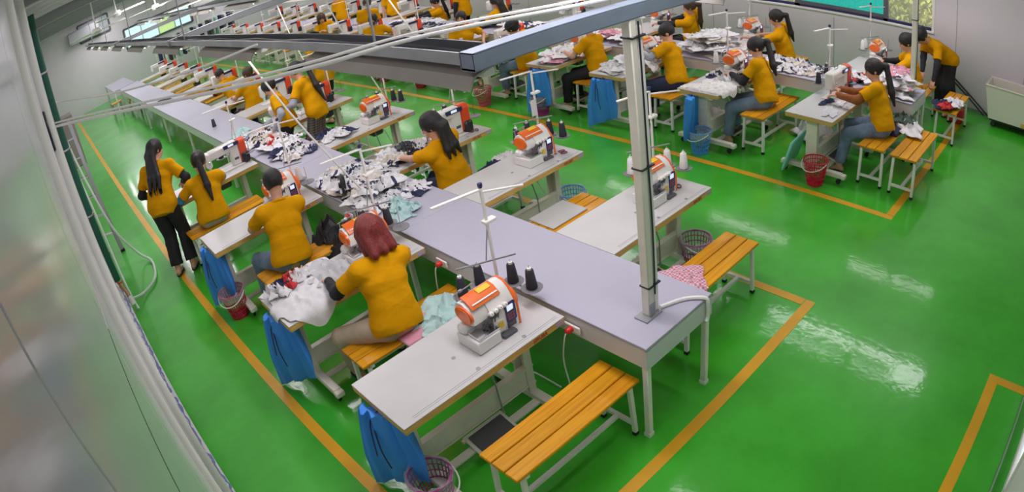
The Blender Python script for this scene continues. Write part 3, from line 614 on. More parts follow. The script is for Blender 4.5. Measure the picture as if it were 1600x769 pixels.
# ---------------------------------------------------------------- crumpled garments
def cloth(w, d, amp, seed, n=22, drape=None, thick=.006, shirt=False, tight=1.0):
    q = random.Random(seed); ks = [(q.uniform(4, 11) / max(w, .2) * .35 * tight, q.uniform(0, 6.3), q.uniform(0, 6.3)) for _ in range(7)]; vs = []
    ang = [q.uniform(-.22, .22) for _ in range(9)]
    for j in range(n + 1):
        for i in range(n + 1):
            u, v = i / n * 2 - 1, j / n * 2 - 1
            if shirt:   # T outline: sleeves at the top, straight body below
                hw = .5 + .5 / (1 + math.exp(-(v - .35) * 14)); u2 = u * (hw if v > -2 else 1); v2 = v * (1 - .12 * abs(u) ** 3)
            else:
                th = math.atan2(v, u); r = 1 + .18 * math.sin(2 * th + ang[0] * 9) + .14 * math.sin(3 * th + ang[1] * 12) + .1 * math.sin(5 * th + ang[2] * 20) + .06 * math.sin(9 * th + ang[3] * 20)
                m_ = max(abs(u), abs(v)); l = math.hypot(u, v) or 1; k = (.55 + .45 * m_ / l) if l else 1; u2, v2 = u * r * k, v * r * k
            x, y = u2 * w / 2, v2 * d / 2; z = 0; dx = dy = 0
            for f, a, p in ks:
                s_ = math.sin(f * 6 * (x * math.cos(a) + y * math.sin(a)) + p + 1.3 * math.sin(f * 4 * (x * math.sin(a) - y * math.cos(a)) + p * 2)); z += (1 - abs(s_)) ** 1.6; dx += .012 * s_ * math.cos(a); dy += .012 * s_ * math.sin(a)
            e = min(1, 1.6 * (1 - max(abs(u), abs(v))) + .16); z = amp * z / 3.0 * e + .002
            x += dx * amp * 12; y += dy * amp * 12
            if drape: x, y, z = drape(x, y, z)
            vs.append((x, y, z))
    N = n + 1; fs = [(j * N + i, j * N + i + 1, (j + 1) * N + i + 1, (j + 1) * N + i) for j in range(n) for i in range(n)]
    b = len(vs); top = list(vs); vs = [(x, y, z + thick) for x, y, z in top] + top; fs += [tuple(b + k for k in f[::-1]) for f in fs]
    rim = [i for i in range(N)] + [j * N + n for j in range(1, N)] + [n * N + i for i in range(n - 1, -1, -1)] + [j * N for j in range(n - 1, 0, -1)]
    fs += [(rim[k], rim[k - 1], b + rim[k - 1], b + rim[k]) for k in range(len(rim))]
    return MB().add(vs, fs)
CL = {}
def garment(loc, rz, label, mat, size=(.34, .3), amp=.05, seed=1, tilt=(0, 0), group=None, **k):
    key = (mat.name, size, amp, seed, str(k.get('shirt')), id(k.get('drape')))
    if key not in CL: CL[key] = cloth(size[0], size[1], amp, seed, **k).mesh('garment', mat, 70)
    o = obj('garment', CL[key], None, loc, (tilt[0], tilt[1], rz)); return tag(o, label, 'garment', group)

# ---------------------------------------------------------------- bodies: one smooth skin from blended limb volumes, meshed by surface nets
def nets(D, lo, h):
    D = D.astype(np.float32); ins = D < 0; n = np.array(D.shape) - 1
    sl = lambda a, i: a[i[0]:a.shape[0] - 1 + i[0], i[1]:a.shape[1] - 1 + i[1], i[2]:a.shape[2] - 1 + i[2]]
    cor = [(i, j, k) for i in (0, 1) for j in (0, 1) for k in (0, 1)]
    cnt = sum(sl(ins, c).astype(np.int8) for c in cor); act = (cnt > 0) & (cnt < 8); ix = np.argwhere(act)
    if not len(ix): return None
    vals = [D[ix[:, 0] + c[0], ix[:, 1] + c[1], ix[:, 2] + c[2]] for c in cor]; P = np.zeros((len(ix), 3)); K = np.zeros(len(ix))
    for a in range(8):
        for b in range(a + 1, 8):
            d = np.array(cor[b]) - np.array(cor[a])
            if abs(d).sum() != 1: continue
            m = (vals[a] < 0) != (vals[b] < 0); t = vals[a][m] / (vals[a][m] - vals[b][m])
            P[m] += np.array(cor[a]) + t[:, None] * d; K[m] += 1
    V = lo + (ix + P / K[:, None]) * h; num = -np.ones(D.shape, np.int64); num[ix[:, 0], ix[:, 1], ix[:, 2]] = np.arange(len(ix)); F = []
    for ax in range(3):
        a = [slice(None)] * 3; b = [slice(None)] * 3; a[ax] = slice(0, -1); b[ax] = slice(1, None)
        A, B = ins[tuple(a)], ins[tuple(b)]; u, w = (ax + 1) % 3, (ax + 2) % 3
        for flip in (0, 1):
            e = np.argwhere((A & ~B) if not flip else (B & ~A)); e = e[(e[:, u] > 0) & (e[:, w] > 0)]
            q = []
            for du, dw in ((0, 0), (1, 0), (1, 1), (0, 1)):
                g = e.copy(); g[:, u] -= du; g[:, w] -= dw; q.append(num[g[:, 0], g[:, 1], g[:, 2]])
            q = np.stack(q, 1); F.append(q if not flip else q[:, ::-1])
    F = np.concatenate(F); F = F[(F >= 0).all(1)]
    return V, F
class SDF:
    def __init__(s, lo, hi, h):
        s.lo = np.array(lo, float); s.h = h; s.n = np.ceil((np.array(hi) - s.lo) / h).astype(int) + 1; s.D = np.full(s.n, .3, np.float32)
    def win(s, lo, hi, pad):
        a = np.clip(np.floor((np.array(lo) - pad - s.lo) / s.h).astype(int), 0, s.n); b = np.clip(np.ceil((np.array(hi) + pad - s.lo) / s.h).astype(int) + 1, 0, s.n)
        if (b <= a).any(): return None
        ax = [s.lo[i] + np.arange(a[i], b[i], dtype=np.float32) * s.h for i in range(3)]
        return tuple(slice(a[i], b[i]) for i in range(3)), np.meshgrid(*ax, indexing='ij', sparse=True)
    def put(s, w, d, k):
        a = s.D[w]; d = d.astype(np.float32)
        if k > 0: hh = np.maximum(k - np.abs(a - d), 0) / k; s.D[w] = np.minimum(a, d) - hh * hh * k * .25
        else: s.D[w] = np.minimum(a, d)
    def rc(s, a, b, ra, rb, k=.03, cut=None):
        a, b = np.array(a, float), np.array(b, float); r = max(ra, rb); g = s.win(np.minimum(a, b) - r, np.maximum(a, b) + r, k + .05)
        if g is None: return
        w, (X, Y, Z) = g; ba = b - a; L = max(ba @ ba, 1e-9); px, py, pz = X - a[0], Y - a[1], Z - a[2]
        t = np.clip((px * ba[0] + py * ba[1] + pz * ba[2]) / L, 0, 1)
        d = np.sqrt((px - t * ba[0]) ** 2 + (py - t * ba[1]) ** 2 + (pz - t * ba[2]) ** 2) - (ra + t * (rb - ra))
        if cut is not None:
            c, nn = cut; d = np.maximum(d, (X - c[0]) * nn[0] + (Y - c[1]) * nn[1] + (Z - c[2]) * nn[2])
        s.put(w, d, k)
    def el(s, c, M3, r, k=.02, sub=False):
        c = np.array(c, float); R_ = max(r); g = s.win(c - R_, c + R_, k + .05)
        if g is None: return
        w, (X, Y, Z) = g; q = [(X - c[0]) * M3[0][i] + (Y - c[1]) * M3[1][i] + (Z - c[2]) * M3[2][i] for i in range(3)]
        k0 = np.sqrt(sum((q[i] / r[i]) ** 2 for i in range(3))); k1 = np.sqrt(sum((q[i] / r[i] ** 2) ** 2 for i in range(3))) + 1e-6; d = k0 * (k0 - 1) / k1
        if sub: s.D[w] = np.maximum(s.D[w], -d)
        else: s.put(w, d, k)
    def half(s, c, nn):
        w, (X, Y, Z) = s.win(s.lo, s.lo + s.n * s.h, 0); s.D = np.maximum(s.D, (X - c[0]) * nn[0] + (Y - c[1]) * nn[1] + (Z - c[2]) * nn[2])
    def wrinkle(s, amp, seed, f=46):
        q = np.random.RandomState(seed); w, (X, Y, Z) = s.win(s.lo, s.lo + s.n * s.h, 0); n = 0
        for _ in range(5):
            k = q.normal(size=3) * f * np.array([.6, .6, 1]); n = n + (1 - np.abs(np.sin((k[0] * X + k[1] * Y + k[2] * Z) * .5 + q.uniform(0, 6) + 1.5 * np.sin(9 * X + 7 * Z + q.uniform(0, 6))))) ** 3
        s.D -= (amp * (n / 2.0 - .5)).astype(np.float32)
    def build(s, name, mat, parent):
        r = nets(s.D, s.lo, s.h)
        if r is None: return None
        V, F = r; me = bpy.data.meshes.new(name); me.vertices.add(len(V)); me.vertices.foreach_set('co', V.ravel().astype(np.float32))
        me.loops.add(F.size); me.loops.foreach_set('vertex_index', F.ravel().astype(np.int32)); me.polygons.add(len(F))
        me.polygons.foreach_set('loop_start', np.arange(0, F.size, 4, dtype=np.int32)); me.polygons.foreach_set('use_smooth', np.ones(len(F), bool))
        me.update(calc_edges=True); me.materials.append(mat); return obj(name, me, parent)
nrm = lambda v: np.array(v, float) / max(np.linalg.norm(v), 1e-9)
def ik(a, t, l1, l2, pole):
    a, t = np.array(a, float), np.array(t, float); d = t - a; L = np.linalg.norm(d); u = d / max(L, 1e-9)
    if L > (l1 + l2) * .995: t = a + u * (l1 + l2) * .995; L = (l1 + l2) * .995
    x = (l1 * l1 - l2 * l2 + L * L) / (2 * L); hgt = math.sqrt(max(l1 * l1 - x * x, 1e-6)); p = np.array(pole, float); p = p - u * (p @ u); p = nrm(p)
    return a + u * x + p * hgt, t

def person(label, pos, yaw, hp, head, hands=None, feet=None, knees=None, hair='ponytail', haircol=None, pants=JEANS, cover=None, res=.012,
           look=(0, 0), sc=1.0, skirt=False, mask=None, cap=False, badge=False, apron=False, seed=0, logo=False, bare=False, tail=.34, cushion=0):
    t = thing('person', label, 'person', (pos[0], pos[1], 0), R(yaw)); cy, sy = math.cos(R(yaw)), math.sin(R(yaw))
    loc = lambda w: np.array([(w[0] - pos[0]) * cy + (w[1] - pos[1]) * sy, -(w[0] - pos[0]) * sy + (w[1] - pos[1]) * cy, w[2]])
    haircol = haircol or HBLACK; res *= .9
    P = np.array([0, 0, hp]); Hd = loc(head); dr = nrm(Hd - P); bend = nrm(dr * .75 + np.array([0, .12, .5])) if dr[2] > .3 else dr
    sp = np.linalg.norm(Hd - P); TL = min(.47 * sc, sp - .16); N = P + dr * TL; N[1] -= .015; Ch = P + dr * TL * .62; Wa = P + dr * TL * .3 + np.array([0, -.015, 0])
    Hd = N + nrm(Hd - N) * .165 * sc
    f0 = np.array([0, 1, 0]); X = nrm(np.cross(f0, dr)) if abs(dr[1]) < .95 else np.array([1., 0, 0]); F = nrm(np.cross(dr, X))
    SW, HW = .165 * sc, .085 * sc
    sh = [N - dr * .055 + X * s_ * SW for s_ in (-1, 1)]; hips = [P + np.array([s_ * HW, 0, -.01]) for s_ in (-1, 1)]
    seated = hp < .7
    if hands is None: hands = [None, None]
    hd = []
    for i, s_ in enumerate((-1, 1)):
        h_ = hands[i]
        hd.append(loc(h_) if h_ is not None else (sh[i] + np.array([s_ * .09, .05, -.50]) if not seated else P + np.array([s_ * .16, .42, .30])))
    el_, wr_ = [], []
    for i, s_ in enumerate((-1, 1)):
        e, w = ik(sh[i], hd[i], .265 * sc, .235 * sc, (s_ * .8, -.45, -.55)); el_.append(e); wr_.append(w)
    ft, kn, an = [], [], []
    for i, s_ in enumerate((-1, 1)):
        f_ = loc(feet[i]) if feet and feet[i] is not None else (np.array([s_ * .11, .40, .08]) if seated else np.array([s_ * .1, 0, .08]))
        pole = loc(knees[i]) - hips[i] if knees and knees[i] is not None else (np.array([s_ * .12, 1, .55]) if seated else np.array([0, 1, .1]))
        k_, a_ = ik(hips[i], f_, .40 * sc, (.39 if seated else .40) * sc, pole); kn.append(k_); an.append(a_)
    # head frame
    yw, pt = R(look[0]), R(look[1]); hz = nrm(nrm(Hd - N) * .5 + np.array([0, 0, .7])); hx = nrm(np.cross(F, hz)); hy = np.cross(hz, hx)
    hx, hy = hx * math.cos(yw) + hy * math.sin(yw), hy * math.cos(yw) - hx * math.sin(yw); hy, hz = hy * math.cos(pt) + hz * math.sin(pt), hz * math.cos(pt) - hy * math.sin(pt)
    M3 = np.stack([hx, hy, hz], 1); HP = lambda x, y, z: Hd + M3 @ np.array([x, y, z]) * sc
    pts = np.array([P, N, Hd, *sh, *el_, *wr_, *kn, *an, *hips]); lo, hi = pts.min(0) - .22, pts.max(0) + .22; lo[2] = min(lo[2], -.0)
    hand_dir = [nrm(nrm(wr_[i] - el_[i]) + np.array([0, .2, -.25])) for i in (0, 1)]
    # body
    b = SDF(lo, hi, res)
    b.rc(P - X * .05, P + X * .05, .105, .105, .04); b.rc(Wa - X * .045, Wa + X * .045, .088, .088, .06); b.rc(Ch - X * .065, Ch + X * .065, .1, .1, .06)
    b.rc(P, Ch, .1, .1, .05); b.rc(sh[0], sh[1], .052, .052, .06); b.rc(Ch, N, .085, .05, .05); b.rc(N - dr * .03, Hd - M3[:, 2] * .02, .047, .047, .025)
    for i in (0, 1):
        b.rc(sh[i], el_[i], .05 * sc, .038 * sc, .04); b.rc(el_[i], wr_[i], .039 * sc, .026 * sc, .015); b.rc(hips[i], kn[i], .088 * sc, .058 * sc, .05); b.rc(kn[i], an[i], .058 * sc, .036 * sc, .02)
        b.rc(kn[i] * .6 + an[i] * .4 - np.array([0, .012, 0]), kn[i] * .4 + an[i] * .6, .05, .042, .03); b.rc(an[i] + [0, -.03, -.03], an[i] + [0, .12, -.045], .034, .026, .02)
    b.el(HP(0, -.01, .025), M3, (.077, .097, .096), .02); b.el(HP(0, .03, -.045), M3, (.056, .062, .07), .035); b.rc(HP(0, .09, .012), HP(0, .104, -.022), .009, .014, .012)
    b.rc(HP(-.018, .078, -.062), HP(.018, .078, -.062), .012, .012, .012)
    for s_ in (-1, 1): b.el(HP(s_ * .075, -.008, -.01), M3, (.012, .022, .032), .008); b.el(HP(s_ * .03, .096, .012), M3, (.017, .014, .012), .01, True)
    body = b.build('body', SKIN, t)
    # hands: palm, four unequal curled fingers and a thumb, kept in the same mesh
    me = body.data; hv, hf = [], []
    for i, s_ in enumerate((-1, 1)):
        d = hand_dir[i]; pn = nrm(np.array([0, 0, -1.]) - d * (-d[2])) if abs(d[2]) < .9 else np.array([-s_, 0., 0]); sd = np.cross(d, pn) * (-s_)   # pn: palm side; sd: thumb side
        if sd[0] * s_ > 0: sd = -sd
        w0 = wr_[i]; g = SDF(w0 - .2, w0 + .2, .0055 if res < .012 else .008)
        g.rc(el_[i] * .15 + w0 * .85, w0, .027, .025, .01)
        for o_ in (-.022, 0, .022): g.rc(w0 + d * .012 + sd * o_ * .8, w0 + d * .075 + sd * o_ * 1.2, .014, .013, .016)
        for n_, (o_, ln) in enumerate(((.031, .068), (.011, .076), (-.010, .071), (-.030, .056))):
            k0 = w0 + d * .082 + sd * o_; k1 = k0 + nrm(d + pn * .35) * ln * .55; k2 = k1 + nrm(d * .5 + pn) * ln * .5
            g.rc(k0, k1, .0095, .0088, .003); g.rc(k1, k2, .0088, .0072, .002)
        t0 = w0 + d * .025 + sd * .026; t1 = t0 + nrm(d * .7 + sd * .8 + pn * .3) * .042; t2 = t1 + nrm(d + sd * .25 + pn * .5) * .03
        g.rc(t0, t1, .0125, .0105, .008); g.rc(t1, t2, .0105, .008, .003)
        r_ = nets(g.D, g.lo, g.h)
        if r_: hv.append(r_[0]); hf.append(r_[1])
    if hv:
        nv = len(me.vertices); co = np.empty(nv * 3, np.float32); me.vertices.foreach_get('co', co); npoly = len(me.polygons); fi = np.empty(npoly * 4, np.int32); me.loops.foreach_get('vertex_index', fi)
        V = [co.reshape(-1, 3)]; F_ = [fi.reshape(-1, 4)]; off = nv
        for v_, f_ in zip(hv, hf): V.append(v_); F_.append(f_ + off); off += len(v_)
        V = np.concatenate(V); F_ = np.concatenate(F_); m2 = bpy.data.meshes.new('body'); m2.vertices.add(len(V)); m2.vertices.foreach_set('co', V.ravel().astype(np.float32)); m2.loops.add(F_.size)
        m2.loops.foreach_set('vertex_index', F_.ravel().astype(np.int32)); m2.polygons.add(len(F_)); m2.polygons.foreach_set('loop_start', np.arange(0, F_.size, 4, dtype=np.int32)); m2.polygons.foreach_set('use_smooth', np.ones(len(F_), bool))
        m2.update(calc_edges=True); m2.materials.append(SKIN); body.data = m2
    # polo shirt: loose over the waist, short flared sleeves, hem below the belt
    s = SDF(lo, hi, res); o_ = .014
    hem = P + dr * (-.06 if seated else -.13)
    s.rc(P - X * .075, P + X * .075, .128, .128, .04); s.rc(Wa - X * .06, Wa + X * .06, .112, .112, .06); s.rc(Ch - X * .07, Ch + X * .07, .114, .114, .06); s.rc(P - dr * (.1 if seated else .15), Ch, .13, .118, .05)
    s.rc(sh[0], sh[1], .06, .06, .06); s.rc(Ch, N - dr * .02, .095, .058, .05)
    for i in (0, 1): s.rc(N - dr * .03, sh[i], .055, .062, .05)
    s.half(hem, -dr)
    for i in (0, 1):
        e_ = sh[i] + (el_[i] - sh[i]) * .72; dd = nrm(el_[i] - sh[i]); s.rc(sh[i], el_[i], .062 * sc, .07 * sc, .03, (e_, dd))
    s.wrinkle(.0038, seed + 1, 34); s.half(N + dr * .03, dr); shirt = s.build('shirt', SHIRT, t)
    c = MB().tube([N + dr * (.012 + .012 * math.cos(a)) + X * .066 * math.sin(a) - F * (.064 * math.cos(a)) for a in [2 * math.pi * k / 20 for k in range(20)]], .014, 8, True); c.build('collar', SHIRT, shirt)
    # legs
    g = SDF(lo, hi, res)
    if skirt:
        k_ = (kn[0] + kn[1]) / 2; a_ = (an[0] + an[1]) / 2 + np.array([0, 0, .1])
        g.rc(P - X * .05, P + X * .05, .105, .105, .03)
        for q0 in (0, 1): g.rc(hips[q0], kn[q0], .095, .1, .06); g.rc(kn[q0], an[q0] + [0, 0, .12], .1, .12, .08)
        g.half(a_ + [0, 0, -.02], np.array([0, 0, -1.]))
    else:
        g.rc(P - X * .05, P + X * .05, .11, .11, .03)
        for i in (0, 1):
            ae = an[i] + nrm(kn[i] - an[i]) * .05; wl = 1.0 if seated else 1.13; g.rc(hips[i], kn[i], .1 * sc, .074 * sc * wl, .04 if seated else .015); g.rc(kn[i], an[i], .074 * sc * wl, .062 * sc * wl * wl, .02 if seated else .006, (ae, nrm(an[i] - kn[i])))
    g.wrinkle(.005, seed + 5, 36); g.half(P + dr * .13, dr); g.build('skirt' if skirt else 'trousers', pants, t)
    if apron:
        a = SDF(lo, hi, res); a.rc(Ch - X * .08 + F * .1, Ch + X * .08 + F * .1, .06, .06, .05); a.rc(P + F * .1 - X * .1, P + F * .12 + X * .1, .06, .06, .06); a.rc(Ch + F * .09, P + F * .1, .08, .1, .05); a.wrinkle(.012, 4); a.build('apron', CLOTHW, t)
    for i in (0, 1):
        m = MB(); A = an[i]; pr = [(-.052, .03), (-.02, .04), (.03, .043), (.08, .04), (.12, .036), (.15, .02)]; vs = []; fs = []
        for k, (y, w_) in enumerate(pr):
            hgt = (.045, .06, .055, .04, .032, .022)[k]
            for a in range(10):
                an_ = 2 * math.pi * a / 10; vs.append((A[0] + w_ * math.cos(an_), A[1] + y, max(A[2] - .08, 0) + hgt * .5 + hgt * .5 * math.sin(an_)))
        fs = [(k * 10 + a, k * 10 + (a + 1) % 10, k * 10 + 10 + (a + 1) % 10, k * 10 + 10 + a) for k in range(5) for a in range(10)] + [tuple(range(10))[::-1], tuple(50 + a for a in range(10))]
        m.add(vs, fs).build('shoe', SHOE, t, ang=60)
    # sleeve covers on the forearms
    if cover:
        for i in (0, 1):
            q = SDF(np.minimum(el_[i], np.minimum(sh[i], wr_[i])) - .1, np.maximum(el_[i], np.maximum(sh[i], wr_[i])) + .1, res)
            q.rc(sh[i] * .45 + el_[i] * .55, el_[i], .052, .05, .02); q.rc(el_[i], wr_[i], .051, .034, .02); q.wrinkle(.006, i, 80); q.build('sleeve_cover', cover, t)
    # hair
    hr = SDF(Hd - .3 - np.array([0, .1, .4]), Hd + .28, min(res, .009))
    hr.el(HP(0, -.018, .032), M3, (.093, .112, .109), .02)
    hr.el(HP(0, .085, -.055), M3, (.066, .075, .1), 0, True)                 # face opening
    if hair != 'short': hr.rc(HP(-.06, .03, .06), HP(-.072, .02, -.02), .02, .016, .02); hr.rc(HP(.06, .03, .06), HP(.072, .02, -.02), .02, .016, .02)
    back = nrm(-F + np.array([0, 0, -.2])); dn = np.array([0, 0, -1.])
    if hair == 'bob':
        for s_ in (-1, 0, 1): hr.rc(HP(s_ * .055, -.035, .03), HP(s_ * .082, -.055 - .012 * (s_ == 0), -.15), .058, .036, .03)
        for s_ in (-1, 1): hr.rc(HP(s_ * .078, .025, .02), HP(s_ * .095, .02, -.14), .026, .02, .03)
    elif hair == 'ponytail':
        k0 = HP(0, -.105, .035); k1 = HP(0, -.165, -.0); k2 = N - dr * tail * .35 - F * .155 + X * .015; k3 = N - dr * tail * .85 - F * .16 + X * .03
        hr.rc(k0, k1, .03, .036, .02); hr.rc(k1, k2, .034, .042, .02); hr.rc(k2, k3, .042, .014, .02)
        tie = MB().tube([HP(.03 * math.cos(a), -.118, .03 + .03 * math.sin(a)) for a in [2 * math.pi * k / 12 for k in range(12)]], .008, 6, True); tie.build('hair_tie', BLACK, t)
    elif hair == 'bun': hr.el(HP(0, -.11, .05), M3, (.045, .04, .045), .02)
    elif hair == 'long':
        for s_ in (-1, 0, 1):
            k1 = HP(s_ * .05, -.085, -.06); k2 = N - dr * tail * .35 - F * .135 + X * s_ * .06; k3 = N - dr * tail * (.85 + .06 * s_) - F * .145 + X * s_ * .075; hr.rc(HP(s_ * .05, -.05, .02), k1, .05, .046, .03); hr.rc(k1, k2, .04, .032, .03); hr.rc(k2, k3, .032, .014, .02)
    elif hair == 'short': hr.half(HP(0, 0, -.045), -M3[:, 2])
    if hair in ('bob', 'long'): hr.wrinkle(.003, seed, 50)
    hr.build('hair', haircol, t)
    for s_ in (-1, 1):
        m = MB().lathe([(0, -.01), (.007, -.007), (.01, 0), (.007, .007), (0, .01)], HP(s_ * .03, .082, .012), 8); m.build('eye', M('dark_eye', (.03, .02, .02), .2), t)
        MB().bar(HP(s_ * .017, .092, .03), HP(s_ * .045, .082, .031), .006).build('eyebrow', HBLACK, t)
    MB().bar(HP(-.02, .092, -.052), HP(.02, .092, -.052), .007, .006, .002).build('lips', M('lips', (.50, .14, .13), .4), t)
    if mask:
        q = SDF(Hd - .2, Hd + .2, .006); q.el(HP(0, .04, -.045), M3, (.066, .074, .06), .01); q.half(HP(0, .02, 0), -M3[:, 1]); q.build('face_mask', mask, t)
    if cap:
        q = SDF(Hd - .25, Hd + .25, .008); q.el(HP(0, -.012, .05), M3, (.098, .112, .085), 0); q.half(HP(0, 0, .03), -M3[:, 2]); q.el(HP(0, .01, .035), M3, (.12, .15, .012), .01); q.build('cap', M('dark_cap_cloth', (.03, .03, .04), .8), t)
    if badge: MB().box(Ch + F * .125 + X * .06, (.06, .012, .05), .003).build('badge', CLOTHW, t)
    return t
#PEOPLE_END
# ================================================================ placing things
USED = set()
def put(proto, loc, rz=0, label=None, group=None, fine=True):
    if proto.name in USED: return dup(proto, loc, R(rz), label, group, fine)
    USED.add(proto.name); proto.location = loc; proto.rotation_euler = (0, 0, R(rz)); proto['label'] = label
    if group: proto['group'] = group
    KIDS.setdefault(proto.name, list(proto.children))
    for ch in proto.children: KIDS.setdefault(ch.name, list(ch.children))
    return proto
ORD = 'first second third fourth fifth sixth seventh eighth ninth tenth eleventh twelfth thirteenth fourteenth fifteenth sixteenth'.split()
ROWN = ['outer side of the near worktop', 'aisle side of the near worktop', 'aisle side of the window worktop', 'window side of the window worktop']
FR = [[2.46, 3.92, 5.68, 7.55],
      [2.665, 4.06, 5.38, 6.86, 8.5] + [9.98 + 1.5 * i for i in range(8)],
      [2.44, 3.85, 5.23, 6.42, 7.8, 9.25] + [10.75 + 1.5 * i for i in range(9)],
      [2.62, 4.65, 6.45, 8.3, 10.35, 12.3] + [13.8 + 1.5 * i for i in range(7)]]
XC = [1.555, 3.48, 6.69, 8.65]
MACH = {(0, 0): ('o', 1.80, 2.735), (0, 1): ('o', 1.85, 4.28), (0, 2): ('o', 1.85, 5.98), (0, 3): ('l', 1.86, 7.86),
        (1, 0): ('o', 3.72, 2.97), (1, 1): ('o', 3.75, 4.36), (1, 2): ('l', 3.66, 5.6), (1, 3): ('o', 3.7, 7.16), (1, 4): ('l', 3.6, 8.8),
        (2, 0): ('l', 7.0, 2.76), (2, 1): ('o', 7.0, 4.16), (2, 2): ('o', 7.0, 5.55), (2, 3): ('o', 7.0, 6.74), (3, 0): ('o', 8.95, 2.9), (3, 1): ('o', 8.9, 4.95), (3, 2): ('o', 8.95, 6.75)}
NOBENCH = {(0, 0), (0, 1), (0, 2), (0, 3), (1, 0), (1, 1), (1, 2), (2, 0), (2, 1), (2, 2), (2, 3), (2, 4), (3, 0)}
SCREENC = 0
for r in range(4):
    for i, y in enumerate(FR[r]):
        near = y < 9; w = '%s from the camera end, %s' % (ORD[i], ROWN[r])
        put(tb, (XC[r], y + .28, 0), 0, 'white sewing table, ' + w, 'sewing tables', y < 7)
        k, mx, my = MACH.get((r, i), ('l', XC[r] + .1, y + .3))
        if k == 'o': put(ov, (mx, my, TT + .001), 0, 'orange-topped overlock machine, ' + w, 'overlock machines', y < 7.5)
        else: put(ls, (mx, my, TT + .001), 0, 'white red-motored machine, ' + w, 'lockstitch machines', near)
        if (r, i) not in NOBENCH: put(bn, (XC[r] + (0 if r != 3 else .1), y - .36, 0), 0, 'orange slatted bench, ' + w, 'slatted benches', y < 6)
SP = [((0, 0), 2.115, 2.99, 'bbbb'), ((0, 1), 2.1, 4.45, 'bbb-'), ((0, 2), 2.1, 6.2, '-ww-'), ((0, 3), 2.12, 8.06, 'b---'), ((1, 0), 4.03, 3.2, 'wwww'), ((1, 1), 4.04, 4.58, 'bbbb'), ((1, 2), 4.03, 5.9, 'bb--'), ((1, 3), 4.03, 7.38, 'bbbb'),
      ((1, 4), 4.0, 9.0, 'b---'), ((2, 0), 7.2, 2.95, 'b---'), ((2, 1), 7.2, 4.37, 'w---'), ((2, 2), 7.2, 5.75, 'ww--'), ((2, 3), 7.2, 6.95, 'w---'), ((3, 0), 9.2, 3.1, 'www-'), ((3, 1), 9.2, 5.16, 'www-'), ((3, 2), 9.2, 6.96, 'www-'), ((3, 3), 9.15, 8.8, 'ww--'), ((3, 4), 9.15, 10.85, 'ww--')]
for r in (1, 2, 3):
    for i in range(5, len(FR[r])):
        if (i + r) % 2 == 0: SP.append(((r, i), XC[r] + .5, FR[r][i] + .5, 'w---' if r != 1 else 'b---'))
for (r, i), x, y, cs in SP:
    w = '%s from the camera end, %s' % (ORD[i], ROWN[r])
    put(ts, (x, y, TT), 0, 'white thread stand on table, ' + w, 'thread stands')
    for k, c in enumerate(cs):
        if c == '-': continue
        nm = 'black' if c == 'b' else 'white'
        put(CONES[nm], (x + DISCS[k][0], y + DISCS[k][1], TT + .112), 0, '%s thread cone, plate %s of stand on %s table, %s' % (nm, ('one', 'two', 'three', 'four')[k], ORD[i], ROWN[r]), nm + ' thread cones on stands')
# benches that need their own place
for x, y, rz, lb in ((1.725, 2.1, 0, 'empty orange slatted bench nearest the camera beside the worktop end'), (1.7, 3.6, 0, 'orange slatted bench under the red-haired woman'), (1.7, 5.28, 0, 'orange slatted bench under the short-haired man'), (1.47, 7.17, 0, 'reddish slatted bench under the woman with blue sleeve covers'),
                 (3.47, 2.3, 0, 'orange slatted bench with pink checked cloth on one end'), (3.36, 3.75, 0, 'orange slatted bench carrying a white board'), (3.45, 4.98, 0, 'orange slatted bench under the woman with loose dark hair on the aisle'),
                 (6.86, 2.08, 0, 'orange slatted bench under the jeans-wearing woman by the red basket'), (6.84, 1.69, 0, 'empty orange slatted bench at the corner of the yellow line'), (8.75, 1.66, 0, 'orange slatted bench beside the woman bending over'), (6.87, 3.58, 0, 'orange slatted bench under the woman with black sleeve covers and jeans'),
                 (6.85, 4.87, 0, 'orange slatted bench under the man by the white post'), (6.83, 6.2, 0, 'orange slatted bench beside the hanging blue bag and purple basket'), (6.83, 7.5, 0, 'orange slatted bench under the worker in the dark cap'), (8.8, 2.2, 0, 'orange slatted bench beside the window worktop end')):
    put(bn, (x, y, 0), rz, lb, 'slatted benches')
# baskets
BK = {c: basket(M(c + '_basket_plastic', col, .4), h, ln) for c, col, h, ln in (('purple', (.42, .04, .24), WSTEEL, True), ('crimson', (.50, .015, .05), WSTEEL, True), ('red', (.68, .01, .05), WSTEEL, False), ('blue', (.08, .36, .82), WSTEEL, True), ('pink', (.62, .10, .16), WSTEEL, False))}
for c, x, y, rz, lb in (('purple', 1.0, 2.5, 20, 'purple lattice basket with plastic bag nearest the camera'), ('crimson', .97, 5.77, -40, 'crimson basket full of scraps below the blue bag'), ('purple', 3.98, 2.76, 0, 'purple lattice basket by the checked-cloth bench'), ('blue', 4.06, 4.26, 10, 'blue lattice basket beside the bench with white board'),
                        ('red', 6.06, 2.6, -100, 'bright red lattice basket under the woman in jeans'), ('blue', 6.03, 4.08, -100, 'blue lattice basket beside the rolled blue bag'), ('purple', 6.07, 6.75, -100, 'purple basket in the aisle beside blue bag and thread stand'), ('pink', 5.98, 7.93, -100, 'faded pink basket under the beam corner in the aisle'), ('crimson', 6.2, 10.0, 0, 'dark red basket far along the aisle beyond the lamp hood'), ('pink', 6.2, 11.3, 0, 'small pink basket farthest along the aisle')):
    put(BK[c], (x, y, 0), rz, lb)
